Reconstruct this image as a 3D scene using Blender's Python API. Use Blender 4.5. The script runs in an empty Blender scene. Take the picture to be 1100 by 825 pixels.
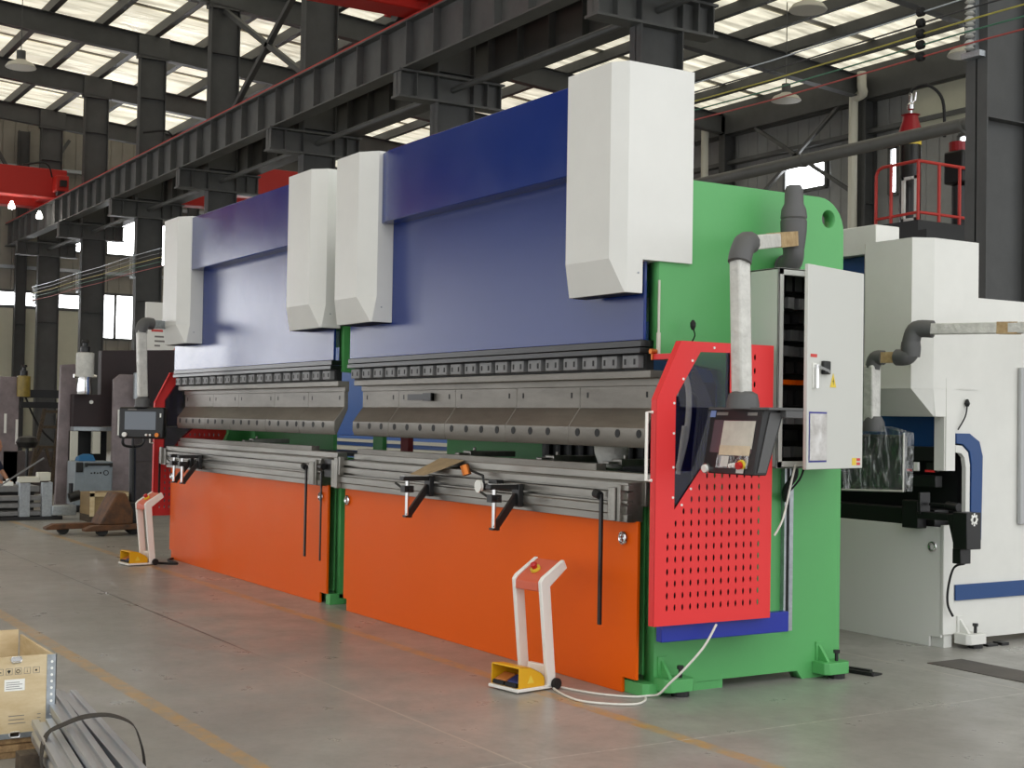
import bpy, bmesh, math, random
from mathutils import Vector, Matrix
random.seed(7)
S = bpy.context.scene
COL = S.collection
PI = math.pi

# ------------------------------------------------------------------ materials
def lin(c):
    return tuple(((v / 255) / 12.92 if v / 255 <= 0.04045 else (((v / 255) + 0.055) / 1.055) ** 2.4) for v in c) + (1.0,)

MATS = {}
def mat(name, rgb, rough=0.5, metal=0.0, bump=0.0, bscale=200.0, mott=0.0, mscale=3.0, rgb2=None, stretch=(1, 1, 1), coat=0.0, alpha=1.0, trans=0.0, rvar=0.0, spec=0.5):
    """principled paint / metal with noise mottling and fine bump in object space"""
    if name in MATS: return MATS[name]
    m = bpy.data.materials.new(name); m.use_nodes = True
    nt = m.node_tree; N = nt.nodes; L = nt.links
    b = N['Principled BSDF']
    b.inputs['Base Color'].default_value = lin(rgb)
    b.inputs['Roughness'].default_value = rough
    b.inputs['Metallic'].default_value = metal
    b.inputs['Coat Weight'].default_value = coat; b.inputs['Specular IOR Level'].default_value = spec
    b.inputs['Alpha'].default_value = alpha
    b.inputs['Transmission Weight'].default_value = trans
    if bump or mott or rvar:
        tc = N.new('ShaderNodeTexCoord'); mp = N.new('ShaderNodeMapping')
        mp.inputs['Scale'].default_value = stretch
        L.new(tc.outputs['Object'], mp.inputs['Vector'])
    if mott or rvar:
        n = N.new('ShaderNodeTexNoise'); n.inputs['Scale'].default_value = mscale; n.inputs['Detail'].default_value = 6
        n.inputs['Roughness'].default_value = 0.65
        L.new(mp.outputs['Vector'], n.inputs['Vector'])
        if mott:
            r = N.new('ShaderNodeMapRange'); r.inputs[1].default_value = 0.3; r.inputs[2].default_value = 0.7
            L.new(n.outputs['Fac'], r.inputs[0])
            mx = N.new('ShaderNodeMix'); mx.data_type = 'RGBA'
            c2 = rgb2 or tuple(max(0, v * (1 - mott)) for v in rgb)
            mx.inputs[6].default_value = lin(rgb); mx.inputs[7].default_value = lin(c2)
            L.new(r.outputs[0], mx.inputs[0]); L.new(mx.outputs[2], b.inputs['Base Color'])
        if rvar:
            r2 = N.new('ShaderNodeMapRange'); r2.inputs[1].default_value = 0.3; r2.inputs[2].default_value = 0.7
            r2.inputs[3].default_value = max(0.02, rough - rvar); r2.inputs[4].default_value = min(1, rough + rvar)
            L.new(n.outputs['Fac'], r2.inputs[0]); L.new(r2.outputs[0], b.inputs['Roughness'])
    if bump:
        n2 = N.new('ShaderNodeTexNoise'); n2.inputs['Scale'].default_value = bscale; n2.inputs['Detail'].default_value = 2
        L.new(mp.outputs['Vector'], n2.inputs['Vector'])
        bp = N.new('ShaderNodeBump'); bp.inputs['Strength'].default_value = bump; bp.inputs['Distance'].default_value = 0.01
        L.new(n2.outputs['Fac'], bp.inputs['Height']); L.new(bp.outputs['Normal'], b.inputs['Normal'])
    MATS[name] = m
    return m

def emit(name, rgb, s):
    if name in MATS: return MATS[name]
    m = bpy.data.materials.new(name); m.use_nodes = True
    b = m.node_tree.nodes['Principled BSDF']
    b.inputs['Base Color'].default_value = lin(rgb)
    b.inputs['Emission Color'].default_value = lin(rgb); b.inputs['Emission Strength'].default_value = s
    MATS[name] = m; return m

def corrugated(name, rgb, axis, period, strength=1.0, rough=0.6, mott=0.15):
    m = mat(name, rgb, rough, mott=mott, mscale=0.7)
    nt = m.node_tree; N = nt.nodes; L = nt.links
    g = N.new('ShaderNodeNewGeometry'); sp = N.new('ShaderNodeSeparateXYZ'); L.new(g.outputs['Position'], sp.inputs[0])
    d = N.new('ShaderNodeMath'); d.operation = 'DIVIDE'; d.inputs[1].default_value = period
    L.new(sp.outputs['XYZ'.index(axis)], d.inputs[0])
    f = N.new('ShaderNodeMath'); f.operation = 'FRACT'; L.new(d.outputs[0], f.inputs[0])
    r = N.new('ShaderNodeValToRGB'); r.color_ramp.interpolation = 'LINEAR'
    e = r.color_ramp.elements; e[0].position = 0.0; e[0].color = (0, 0, 0, 1); e[1].position = 0.06; e[1].color = (1, 1, 1, 1)
    e2 = e.new(0.94); e2.color = (1, 1, 1, 1); e3 = e.new(1.0); e3.color = (0, 0, 0, 1)
    L.new(f.outputs[0], r.inputs[0])
    bp = N.new('ShaderNodeBump'); bp.inputs['Strength'].default_value = strength; bp.inputs['Distance'].default_value = 0.04
    L.new(r.outputs[0], bp.inputs['Height']); L.new(bp.outputs['Normal'], N['Principled BSDF'].inputs['Normal'])
    return m

BLUE = mat('blue paint', (18, 46, 118), 0.17, bump=0.06, bscale=260, rvar=0.05, mscale=1.5)
ORANGE = mat('orange paint', (232, 95, 4), 0.42, spec=0.15, bump=0.04, bscale=260, rvar=0.05, mscale=1.2)
GREEN = mat('green paint', (88, 170, 97), 0.42, bump=0.1, bscale=220, mott=0.05, mscale=1)
WHITE = mat('off white paint', (222, 222, 217), 0.42, bump=0.05, bscale=300, mott=0.03, mscale=2)
RED = mat('red paint', (226, 56, 57), 0.45, spec=0.3, bump=0.06, bscale=300)
GUARDBLUE = mat('royal blue paint', (18, 40, 150), 0.35)
BLACK = mat('black paint', (20, 20, 21), 0.4)
RUBBER = mat('black rubber', (16, 16, 17), 0.65)
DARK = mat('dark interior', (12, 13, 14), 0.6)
STEEL = mat('ground steel', (150, 147, 140), 0.3, 0.85, mott=0.16, mscale=3, stretch=(0.5, 3, 3), bump=0.04, bscale=60)
TOOL = mat('tool steel', (128, 124, 116), 0.4, 0.7, mott=0.3, mscale=3.5, rgb2=(104, 100, 93), stretch=(0.5, 2, 2), bump=0.08, bscale=70)
CLAMP = mat('grey clamp steel', (128, 128, 128), 0.5, 0.2, mott=0.15, mscale=10)
CHROME = mat('chrome', (225, 225, 225), 0.16, 1.0)
GREYPL = mat('grey plastic', (84, 84, 84), 0.55, bump=0.05)
WRAP = mat('white foam wrap', (214, 213, 206), 0.4, bump=0.9, bscale=24, mott=0.12, mscale=14)
KRAFT = mat('brown kraft tape', (150, 120, 78), 0.45, bump=0.3, bscale=40, mott=0.3, mscale=20, rgb2=(196, 172, 130))
YELLOW = mat('yellow paint', (224, 170, 22), 0.45)
WHITEGL = mat('glossy white powder coat', (236, 233, 226), 0.35)
CABGREY = mat('light grey cabinet paint', (205, 206, 200), 0.42, bump=0.06, bscale=300)
BEAM = mat('dark grey steel paint', (74, 75, 75), 0.55, mott=0.15, mscale=2)
BEAM2 = mat('grey girder paint', (90, 91, 90), 0.55, mott=0.18, mscale=2)
CRANERED = mat('crane red paint', (186, 34, 24), 0.5)
RAILRED = mat('railing red paint', (190, 52, 44), 0.5)
PRIMER = mat('pinkish grey primer', (148, 136, 138), 0.6, mott=0.3, mscale=3, bump=0.1, bscale=30, rgb2=(112, 102, 104))
PRIMERD = mat('dark grey primer', (92, 84, 84), 0.6, mott=0.35, mscale=4, rgb2=(66, 60, 60))
MAROON = mat('dark maroon primer', (44, 28, 30), 0.6, mott=0.2, mscale=4)
PLY = mat('pale plywood', (214, 196, 160), 0.6, mott=0.25, mscale=5, stretch=(1, 1, 3), rgb2=(188, 164, 122))
WOOD = mat('rough pine wood', (168, 138, 96), 0.7, mott=0.4, mscale=6, stretch=(0.3, 6, 6), rgb2=(110, 82, 52))
OLDWOOD = mat('dirty wood', (88, 74, 58), 0.8, mott=0.4, mscale=6, stretch=(1, 5, 5))
RUST = mat('rusty orange steel', (112, 70, 36), 0.7, mott=0.6, mscale=7, rgb2=(58, 42, 30), bump=0.2, bscale=40)
ZINC = mat('galvanised steel', (176, 182, 186), 0.38, 0.7, mott=0.15, mscale=30)
MACHBLUE = mat('machine blue paint', (22, 66, 122), 0.4, bump=0.08, bscale=260)
MACHWHITE = mat('machine white paint', (224, 224, 218), 0.42, bump=0.05, bscale=300, mott=0.03)
def film(name):
    m = bpy.data.materials.new(name); m.use_nodes = True
    nt = m.node_tree; N = nt.nodes; L = nt.links
    N.remove(N['Principled BSDF']); out = N['Material Output']
    tr = N.new('ShaderNodeBsdfTransparent'); gl = N.new('ShaderNodeBsdfGlossy'); gl.inputs['Roughness'].default_value = 0.22
    gl.inputs['Color'].default_value = (0.9, 0.92, 0.92, 1)
    tc = N.new('ShaderNodeTexCoord'); mp = N.new('ShaderNodeMapping'); mp.inputs['Rotation'].default_value = (0.3, 0.6, 0.4); mp.inputs['Scale'].default_value = (1, 1, 0.35)
    L.new(tc.outputs['Object'], mp.inputs['Vector'])
    n = N.new('ShaderNodeTexNoise'); n.inputs['Scale'].default_value = 16; n.inputs['Detail'].default_value = 5; n.inputs['Distortion'].default_value = 1.2
    L.new(mp.outputs['Vector'], n.inputs['Vector'])
    bp = N.new('ShaderNodeBump'); bp.inputs['Strength'].default_value = 1.0; bp.inputs['Distance'].default_value = 0.06
    L.new(n.outputs['Fac'], bp.inputs['Height']); L.new(bp.outputs['Normal'], gl.inputs['Normal'])
    r = N.new('ShaderNodeMapRange'); r.inputs[1].default_value = 0.45; r.inputs[2].default_value = 0.72; r.inputs[3].default_value = 0.1; r.inputs[4].default_value = 0.5
    L.new(n.outputs['Fac'], r.inputs[0])
    mx = N.new('ShaderNodeMixShader'); L.new(r.outputs[0], mx.inputs[0]); L.new(tr.outputs[0], mx.inputs[1]); L.new(gl.outputs[0], mx.inputs[2])
    L.new(mx.outputs[0], out.inputs['Surface']); return m
PLASTIC = film('clear plastic film')
PEXI = mat('dark blue tinted plexiglass', (6, 10, 46), 0.06, alpha=0.38)
SCREEN = mat('matte grey screen', (112, 120, 130), 0.25)
SCREENW = mat('pale protective film', (206, 203, 190), 0.35, mott=0.1, mscale=12)
BUTTONY = mat('button yellow', (226, 196, 60), 0.4)
BUTTONR = mat('button red', (190, 30, 30), 0.35)
SKIN = mat('skin', (190, 140, 112), 0.6)
NAVY = mat('navy cloth', (22, 26, 52), 0.8)
GREYCAB = mat('blue grey cabinet', (132, 142, 148), 0.5, mott=0.1, mscale=6)
CREAM = mat('cream wall panel', (196, 196, 176), 0.55, mott=0.08, mscale=0.6)
CARD = mat('brown cardboard', (170, 146, 112), 0.75, mott=0.15, mscale=12)
PALECARD = mat('pale card', (206, 176, 132), 0.7)
GOLD = mat('ochre film', (150, 128, 50), 0.35, mott=0.2, mscale=14)
COPPER = mat('copper', (190, 110, 50), 0.3, 0.8)
INSUL = mat('porcelain insulator', (190, 190, 186), 0.3)
SIGNY = mat('sign yellow', (228, 200, 70), 0.5)
INK = mat('black ink', (22, 22, 22), 0.6)
INKR = mat('red ink', (206, 70, 66), 0.6)
INKB = mat('blue ink', (60, 60, 140), 0.6)
INKG = mat('grey ink', (120, 116, 112), 0.6)
PAPER = mat('white paper', (236, 236, 230), 0.6)
MIDBLUE = mat('sky blue machine paint', (50, 96, 168), 0.4)
DARKRED = mat('dark red paint', (120, 18, 24), 0.5)
STRAP = mat('dark webbing strap', (52, 48, 44), 0.8, bump=0.3, bscale=90)
BRIGHT = mat('polished profile steel', (196, 201, 208), 0.36, 0.9)
PIPEW = mat('white pvc pipe', (200, 198, 184), 0.5)
DUCT = mat('grey duct paint', (98, 98, 94), 0.5, mott=0.1)
LAMPM = mat('lamp enamel', (196, 192, 180), 0.4)
COPPERGREEN = mat('green wire', (60, 110, 86), 0.5)
WIRER = mat('red wire', (160, 66, 60), 0.5)
WIREY = mat('yellow wire', (170, 160, 70), 0.5)
CABLEW = mat('white cable sheath', (222, 220, 210), 0.5)
LIT = emit('lit lamp', (255, 250, 238), 9.0)
WINDIM = emit('far daylit window glass', (250, 252, 255), 1.7)
WINLIT = emit('daylit window glass', (250, 252, 255), 4.0)
SKYL = emit('daylit translucent roof sheet', (255, 249, 226), 0.3)
def dirty_sheet(m):
    nt = m.node_tree; N = nt.nodes; L = nt.links; b = N['Principled BSDF']
    tc = N.new('ShaderNodeTexCoord'); mp = N.new('ShaderNodeMapping'); mp.inputs['Scale'].default_value = (1.4, 0.16, 1)
    L.new(tc.outputs['Object'], mp.inputs['Vector'])
    n = N.new('ShaderNodeTexNoise'); n.inputs['Scale'].default_value = 2.6; n.inputs['Detail'].default_value = 6; n.inputs['Roughness'].default_value = 0.62
    L.new(mp.outputs['Vector'], n.inputs['Vector'])
    r = N.new('ShaderNodeMapRange'); r.inputs[1].default_value = 0.32; r.inputs[2].default_value = 0.68; r.inputs[3].default_value = 0.1; r.inputs[4].default_value = 0.42
    L.new(n.outputs['Fac'], r.inputs[0]); L.new(r.outputs[0], b.inputs['Emission Strength'])
dirty_sheet(SKYL)

# ------------------------------------------------------------------ mesh builder
class MB:
    def __init__(s): s.bm = bmesh.new()
    def box(s, x0, x1, y0, y1, z0, z1):
        return s.hexa([(x0, y0, z0), (x1, y0, z0), (x1, y1, z0), (x0, y1, z0), (x0, y0, z1), (x1, y0, z1), (x1, y1, z1), (x0, y1, z1)])
    def hexa(s, p):
        v = [s.bm.verts.new(q) for q in p]
        for f in ((0, 3, 2, 1), (4, 5, 6, 7), (0, 1, 5, 4), (1, 2, 6, 5), (2, 3, 7, 6), (3, 0, 4, 7)):
            s.bm.faces.new([v[i] for i in f])
        return s
    def obox(s, p0, p1, w, h, up=(0, 0, 1)):
        """rectangular bar from p0 to p1, w across, h along up"""
        p0 = Vector(p0); p1 = Vector(p1); d = (p1 - p0).normalized(); u = Vector(up)
        if abs(d.dot(u)) > 0.98: u = Vector((0, 1, 0))
        a = d.cross(u).normalized(); u = a.cross(d).normalized()
        q = []
        for c in (p0, p1):
            for i, j in ((-1, -1), (1, -1), (1, 1), (-1, 1)):
                q.append(c + a * (w / 2 * i) + u * (h / 2 * j))
        v = [s.bm.verts.new(x) for x in q]
        for f in ((0, 1, 2, 3), (7, 6, 5, 4), (0, 4, 5, 1), (1, 5, 6, 2), (2, 6, 7, 3), (3, 7, 4, 0)):
            s.bm.faces.new([v[i] for i in f])
        return s
    def prism(s, pts, axis, a0, a1):
        """polygon in the plane normal to axis ('x': (y,z), 'y': (x,z), 'z': (x,y)) extruded a0..a1"""
        def P(p, a):
            return (a, p[0], p[1]) if axis == 'x' else (p[0], a, p[1]) if axis == 'y' else (p[0], p[1], a)
        A = [s.bm.verts.new(P(p, a0)) for p in pts]; B = [s.bm.verts.new(P(p, a1)) for p in pts]
        n = len(pts)
        s.bm.faces.new(A); s.bm.faces.new(B[::-1])
        for i in range(n): s.bm.faces.new((A[i], B[i], B[(i + 1) % n], A[(i + 1) % n]))
        return s
    def cyl(s, p0, p1, r, r1=None, n=16, caps=True):
        p0 = Vector(p0); p1 = Vector(p1); r1 = r if r1 is None else r1
        d = (p1 - p0).normalized(); a = d.orthogonal().normalized(); b = d.cross(a)
        A = [s.bm.verts.new(p0 + (a * math.cos(2 * PI * i / n) + b * math.sin(2 * PI * i / n)) * r) for i in range(n)]
        B = [s.bm.verts.new(p1 + (a * math.cos(2 * PI * i / n) + b * math.sin(2 * PI * i / n)) * r1) for i in range(n)]
        for i in range(n): s.bm.faces.new((A[i], A[(i + 1) % n], B[(i + 1) % n], B[i]))
        if caps: s.bm.faces.new(A[::-1]); s.bm.faces.new(B)
        return s
    def tube(s, pts, r, n=8, smooth=0):
        pts = [Vector(p) for p in pts]
        if smooth: pts = catmull(pts, smooth)
        rings = []; prev = None
        for i, p in enumerate(pts):
            d = (pts[min(i + 1, len(pts) - 1)] - pts[max(i - 1, 0)]).normalized()
            if prev is None: a = d.orthogonal().normalized()
            else:
                a = prev - d * prev.dot(d)
                a = a.normalized() if a.length > 1e-6 else d.orthogonal().normalized()
            prev = a; b = d.cross(a)
            rr = r(i / max(1, len(pts) - 1)) if callable(r) else r
            rings.append([s.bm.verts.new(p + (a * math.cos(2 * PI * k / n) + b * math.sin(2 * PI * k / n)) * rr) for k in range(n)])
        for A, B in zip(rings, rings[1:]):
            for k in range(n): s.bm.faces.new((A[k], A[(k + 1) % n], B[(k + 1) % n], B[k]))
        s.bm.faces.new(rings[0][::-1]); s.bm.faces.new(rings[-1])
        return s
    def lathe(s, prof, c, axis=(0, 0, 1), n=20):
        c = Vector(c); d = Vector(axis).normalized(); a = d.orthogonal().normalized(); b = d.cross(a)
        rings = [[s.bm.verts.new(c + d * h + (a * math.cos(2 * PI * k / n) + b * math.sin(2 * PI * k / n)) * max(r, 1e-4)) for k in range(n)] for r, h in prof]
        for A, B in zip(rings, rings[1:]):
            for k in range(n): s.bm.faces.new((A[k], A[(k + 1) % n], B[(k + 1) % n], B[k]))
        s.bm.faces.new(rings[0][::-1]); s.bm.faces.new(rings[-1])
        return s
    def torus(s, c, axis, R, r, n=20, m=8):
        c = Vector(c); d = Vector(axis).normalized(); a = d.orthogonal().normalized(); b = d.cross(a)
        rings = []
        for i in range(n):
            t = 2 * PI * i / n; o = a * math.cos(t) + b * math.sin(t)
            rings.append([s.bm.verts.new(c + o * (R + r * math.cos(2 * PI * k / m)) + d * (r * math.sin(2 * PI * k / m))) for k in range(m)])
        for i in range(n):
            A, B = rings[i], rings[(i + 1) % n]
            for k in range(m): s.bm.faces.new((A[k], A[(k + 1) % m], B[(k + 1) % m], B[k]))
        return s
    def loft(s, rings):
        R = [[s.bm.verts.new(p) for p in ring] for ring in rings]
        n = len(R[0])
        for A, B in zip(R, R[1:]):
            for k in range(n): s.bm.faces.new((A[k], A[(k + 1) % n], B[(k + 1) % n], B[k]))
        s.bm.faces.new(R[0][::-1]); s.bm.faces.new(R[-1])
        return s
    def ibeam(s, p0, p1, w, h, tf=0.02, tw=0.015, up=(0, 0, 1)):
        p0 = Vector(p0); p1 = Vector(p1); u = Vector(up)
        d = (p1 - p0).normalized(); a = d.cross(u).normalized(); u = a.cross(d).normalized()
        s.obox(p0 + u * (h / 2 - tf / 2), p1 + u * (h / 2 - tf / 2), w, tf, u)
        s.obox(p0 - u * (h / 2 - tf / 2), p1 - u * (h / 2 - tf / 2), w, tf, u)
        s.obox(p0, p1, tw, h - 2 * tf, u)
        return s
    def build(s, name, m, parent=None, bevel=0.0, smooth=False, seg=2):
        bm = s.bm
        bmesh.ops.recalc_face_normals(bm, faces=bm.faces)
        off = wloc(parent)
        for v in bm.verts: v.co -= off
        return link(name, bm, m, parent, bevel, smooth, seg)

def wloc(o):
    v = Vector((0, 0, 0))
    while o is not None: v += o.location; o = o.parent
    return v

def link(name, bm, m, parent=None, bevel=0.0, smooth=False, seg=2):
    me = bpy.data.meshes.new(name); bm.to_mesh(me); bm.free()
    o = bpy.data.objects.new(name, me); COL.objects.link(o)
    me.materials.append(m)
    if parent is not None: o.parent = parent
    if bevel:
        md = o.modifiers.new('edge', 'BEVEL'); md.width = bevel; md.segments = seg; md.limit_method = 'ANGLE'; md.angle_limit = math.radians(35)
        md.harden_normals = False
    if smooth or bevel:
        for p in me.polygons: p.use_smooth = True
        try: me.set_sharp_from_angle(angle=math.radians(32))
        except Exception: pass
    return o

def catmull(p, k):
    out = []
    for i in range(len(p) - 1):
        a = p[max(i - 1, 0)]; b = p[i]; c = p[i + 1]; d = p[min(i + 2, len(p) - 1)]
        for j in range(k):
            t = j / k
            out.append(0.5 * ((2 * b) + (c - a) * t + (2 * a - 5 * b + 4 * c - d) * t * t + (3 * b - a - 3 * c + d) * t ** 3))
    out.append(p[-1]); return out

def plate(name, outline, holes, plane, at, thick, m, parent=None, bevel=0.0):
    """flat plate with real holes; plane 'x' -> coords are (y,z), at = x of its centre"""
    cu = bpy.data.curves.new(name, 'CURVE'); cu.dimensions = '2D'; cu.fill_mode = 'BOTH'; cu.extrude = thick / 2
    for ring in [outline] + holes:
        sp = cu.splines.new('POLY'); sp.points.add(len(ring) - 1); sp.use_cyclic_u = True
        for q, p in zip(sp.points, ring): q.co = (p[0], p[1], 0, 1)
    tmp = bpy.data.objects.new('tmp', cu); COL.objects.link(tmp)
    dg = bpy.context.evaluated_depsgraph_get(); dg.update()
    me = bpy.data.meshes.new_from_object(tmp.evaluated_get(dg))
    bpy.data.objects.remove(tmp); bpy.data.curves.remove(cu)
    bm = bmesh.new(); bm.from_mesh(me); bpy.data.meshes.remove(me)
    bmesh.ops.remove_doubles(bm, verts=bm.verts, dist=1e-5)
    off = wloc(parent)
    for v in bm.verts:
        a, b, c = v.co
        v.co = Vector((at + c, a, b) if plane == 'x' else (a, at + c, b) if plane == 'y' else (a, b, at + c)) - off
    bmesh.ops.recalc_face_normals(bm, faces=bm.faces)
    for me_m in (): pass
    o = link(name, bm, m, parent)
    return o

def arc(cx, cy, r, a0, a1, n=8):
    return [(cx + r * math.cos(math.radians(a0 + (a1 - a0) * i / n)), cy + r * math.sin(math.radians(a0 + (a1 - a0) * i / n))) for i in range(n + 1)]

def rrect(y0, y1, z0, z1, r, n=5):
    return arc(y1 - r, z0 + r, r, -90, 0, n) + arc(y1 - r, z1 - r, r, 0, 90, n) + arc(y0 + r, z1 - r, r, 90, 180, n) + arc(y0 + r, z0 + r, r, 180, 270, n)

def thing(name, label, cat, loc=(0, 0, 0), rotz=0.0, group=None):
    o = bpy.data.objects.new(name, None); COL.objects.link(o)
    o.empty_display_size = 0.1
    o.location = loc; o.rotation_euler = (0, 0, rotz)
    return tag(o, label, cat, group)
def tag(o, label, cat, group=None):
    o['label'] = label; o['category'] = cat
    if group: o['group'] = group
    return o
def struct(o):
    o['kind'] = 'structure'; return o
def copy_tree(o, parent=None):
    c = o.copy(); COL.objects.link(c)
    if parent is not None: c.parent = parent
    for ch in list(o.children): copy_tree(ch, c)
    return c

def text(name, body, size, m, parent, loc, rot, ext=0.0008, align='CENTER'):
    cu = bpy.data.curves.new(name, 'FONT'); cu.body = body; cu.size = size; cu.extrude = ext; cu.align_x = align; cu.align_y = 'CENTER'
    o = bpy.data.objects.new(name, cu); COL.objects.link(o); cu.materials.append(m)
    o.parent = parent; o.location = Vector(loc) - wloc(parent); o.rotation_euler = rot
    return o
FACE_FRONT = (PI / 2, 0, 0)           # readable from -Y
FACE_RIGHT = (PI / 2, 0, PI / 2)      # readable from +X

# ------------------------------------------------------------------ floor
def floor_material():
    m = bpy.data.materials.new('polished concrete'); m.use_nodes = True
    nt = m.node_tree; N = nt.nodes; L = nt.links; b = N['Principled BSDF']
    g = N.new('ShaderNodeNewGeometry'); sp = N.new('ShaderNodeSeparateXYZ'); L.new(g.outputs['Position'], sp.inputs[0])
    def noise(scale, detail=6, vec=None, rough=0.6):
        n = N.new('ShaderNodeTexNoise'); n.inputs['Scale'].default_value = scale; n.inputs['Detail'].default_value = detail; n.inputs['Roughness'].default_value = rough
        L.new(vec or g.outputs['Position'], n.inputs['Vector']); return n.outputs['Fac']
    def mr(x, a, c, d=0.0, e=1.0):
        r = N.new('ShaderNodeMapRange'); L.new(x, r.inputs[0])
        for i, v in enumerate((a, c, d, e)): r.inputs[i + 1].default_value = v
        return r.outputs[0]
    def ma(op, a, bb):
        q = N.new('ShaderNodeMath'); q.operation = op
        for i, v in enumerate((a, bb)):
            if isinstance(v, (int, float)): q.inputs[i].default_value = v
            else: L.new(v, q.inputs[i])
        return q.outputs[0]
    def mix(f, a, c):
        x = N.new('ShaderNodeMix'); x.data_type = 'RGBA'; L.new(f, x.inputs[0])
        for i, v in ((6, a), (7, c)):
            if isinstance(v, tuple): x.inputs[i].default_value = v
            else: L.new(v, x.inputs[i])
        return x.outputs[2]
    def band(axis, c, half, soft=0.004):
        d = ma('ABSOLUTE', ma('SUBTRACT', sp.outputs['XYZ'.index(axis)], c), 0.0)
        return mr(d, half + soft, half - soft)
    big = noise(0.55, 8); mid = noise(2.6, 8, rough=0.7); fine = noise(22, 5, rough=0.7)
    base = mix(mr(big, 0.35, 0.65), lin((142, 140, 135)), lin((164, 162, 156)))
    base = mix(mr(mid, 0.4, 0.75, 0, 0.45), base, lin((114, 112, 108)))
    base = mix(mr(fine, 0.5, 0.75, 0, 0.35), base, lin((112, 108, 100)))
    wear = mr(noise(9, 6, rough=0.75), 0.36, 0.6, 0.1, 0.9)
    yl = ma('MAXIMUM', band('Y', -2.37, 0.048, 0.006), band('Y', -0.40, 0.045, 0.006))
    base = mix(ma('MULTIPLY', yl, wear), base, lin((182, 146, 88)))
    ch = ma('MULTIPLY', band('X', 0.94, 0.006, 0.003), mr(noise(14, 3), 0.4, 0.6, 0.2, 0.8))
    base = mix(ch, base, lin((200, 198, 190)))
    jt = ma('MAXIMUM', band('Y', -1.345, 0.006, 0.002), ma('MAXIMUM', band('Y', 2.115, 0.007, 0.002), band('X', -6.3, 0.004, 0.002)))
    jc = mix(mr(sp.outputs['X'], -2.6, -1.6), lin((40, 38, 36)), lin((176, 170, 160)))
    base = mix(jt, base, jc)
    L.new(base, b.inputs['Base Color'])
    L.new(mr(mid, 0.3, 0.75, 0.24, 0.46), b.inputs['Roughness'])
    bp = N.new('ShaderNodeBump'); bp.inputs['Strength'].default_value = 0.22; bp.inputs['Distance'].default_value = 0.02
    L.new(noise(3.2, 3, rough=0.5), bp.inputs['Height']); L.new(bp.outputs['Normal'], b.inputs['Normal'])
    return m
fl = struct(MB().box(-62, 14, -22, 26, -0.2, 0.0).build('floor', floor_material()))

# ------------------------------------------------------------------ hall shell
ROOF0, SLOPE = 13.35, 0.0735
def rz(y): return ROOF0 - SLOPE * y
SHEET = mat('roof foil sheet', (212, 207, 192), 0.5, mott=0.3, mscale=1.2, rgb2=(150, 146, 134), stretch=(1, 0.25, 1), bump=0.5, bscale=1.5)
YA, YB, XA, XB = -20.0, 24.5, -50.0, 8.0
mb = MB()
mb.hexa([(XA, YA, rz(YA)), (XB, YA, rz(YA)), (XB, YB, rz(YB)), (XA, YB, rz(YB))] + [(XA, YA, rz(YA) + .06), (XB, YA, rz(YA) + .06), (XB, YB, rz(YB) + .06), (XA, YB, rz(YB) + .06)])
struct(mb.build('ceiling', SHEET))
k = 0
x = XA + .2
while x < XB - 1:
    m_ = MB(); m_.hexa([(x, YA + .3, rz(YA + .3) - .03), (x + 2.65, YA + .3, rz(YA + .3) - .03), (x + 2.65, YB - .3, rz(YB - .3) - .03), (x, YB - .3, rz(YB - .3) - .03)] +
                       [(x, YA + .3, rz(YA + .3) - .01), (x + 2.65, YA + .3, rz(YA + .3) - .01), (x + 2.65, YB - .3, rz(YB - .3) - .01), (x, YB - .3, rz(YB - .3) - .01)])
    struct(m_.build('skylight', SKYL)); x += 3.0
# purlins run along X, under the sheets
y = YA + 0.6
while y < YB:
    struct(MB().obox((XA, y, rz(y) - .17), (XB, y, rz(y) - .17), .12, .28).obox((XA, y + .06, rz(y) - .29), (XB, y + .06, rz(y) - .29), .14, .02).build('purlin', BEAM)); y += 1.5
# column row between the two bays
COLX = [6.1 - 12.05 * (0.809 + 0.498 * i) - 0.05 for i in range(8)]
def hcol(x, y0, y1, z0, z1, w=.28):
    m = MB()
    m.box(x - w / 2, x + w / 2, y0, y0 + .02, z0, z1).box(x - w / 2, x + w / 2, y1 - .02, y1, z0, z1).box(x - .008, x + .008, y0, y1, z0, z1)
    z = z0 + 1.8
    while z < z1: m.box(x - w / 2 + .01, x + w / 2 - .01, y0 + .02, y1 - .02, z, z + .015); z += 2.95
    return m
for x in COLX: struct(hcol(x, 7.16, 7.92, 0, rz(7.5) - .95).build('column', BEAM))
# rafters: tapered I sections on every column line
def rafter(x, y0, y1, d0, d1):
    m = MB()
    a0, a1 = rz(y0) - .32, rz(y1) - .32
    m.hexa([(x - .14, y0, a0 - .02), (x + .14, y0, a0 - .02), (x + .14, y1, a1 - .02), (x - .14, y1, a1 - .02), (x - .14, y0, a0), (x + .14, y0, a0), (x + .14, y1, a1), (x - .14, y1, a1)])
    m.hexa([(x - .14, y0, a0 - d0), (x + .14, y0, a0 - d0), (x + .14, y1, a1 - d1), (x - .14, y1, a1 - d1), (x - .14, y0, a0 - d0 + .02), (x + .14, y0, a0 - d0 + .02), (x + .14, y1, a1 - d1 + .02), (x - .14, y1, a1 - d1 + .02)])
    m.hexa([(x - .01, y0, a0 - d0), (x + .01, y0, a0 - d0), (x + .01, y1, a1 - d1), (x - .01, y1, a1 - d1), (x - .01, y0, a0), (x + .01, y0, a0), (x + .01, y1, a1), (x - .01, y1, a1)])
    return m
for x in COLX:
    struct(rafter(x, YA, 7.6, .65, .62).build('rafter', BEAM))
    struct(rafter(x, 7.6, 24.2, .62, .6).build('rafter', BEAM))
    struct(MB().box(x - .14, x + .14, 7.1, 8.0, rz(7.5) - 1.0, rz(7.5) - .34).build('rafter_joint', BEAM))
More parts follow.
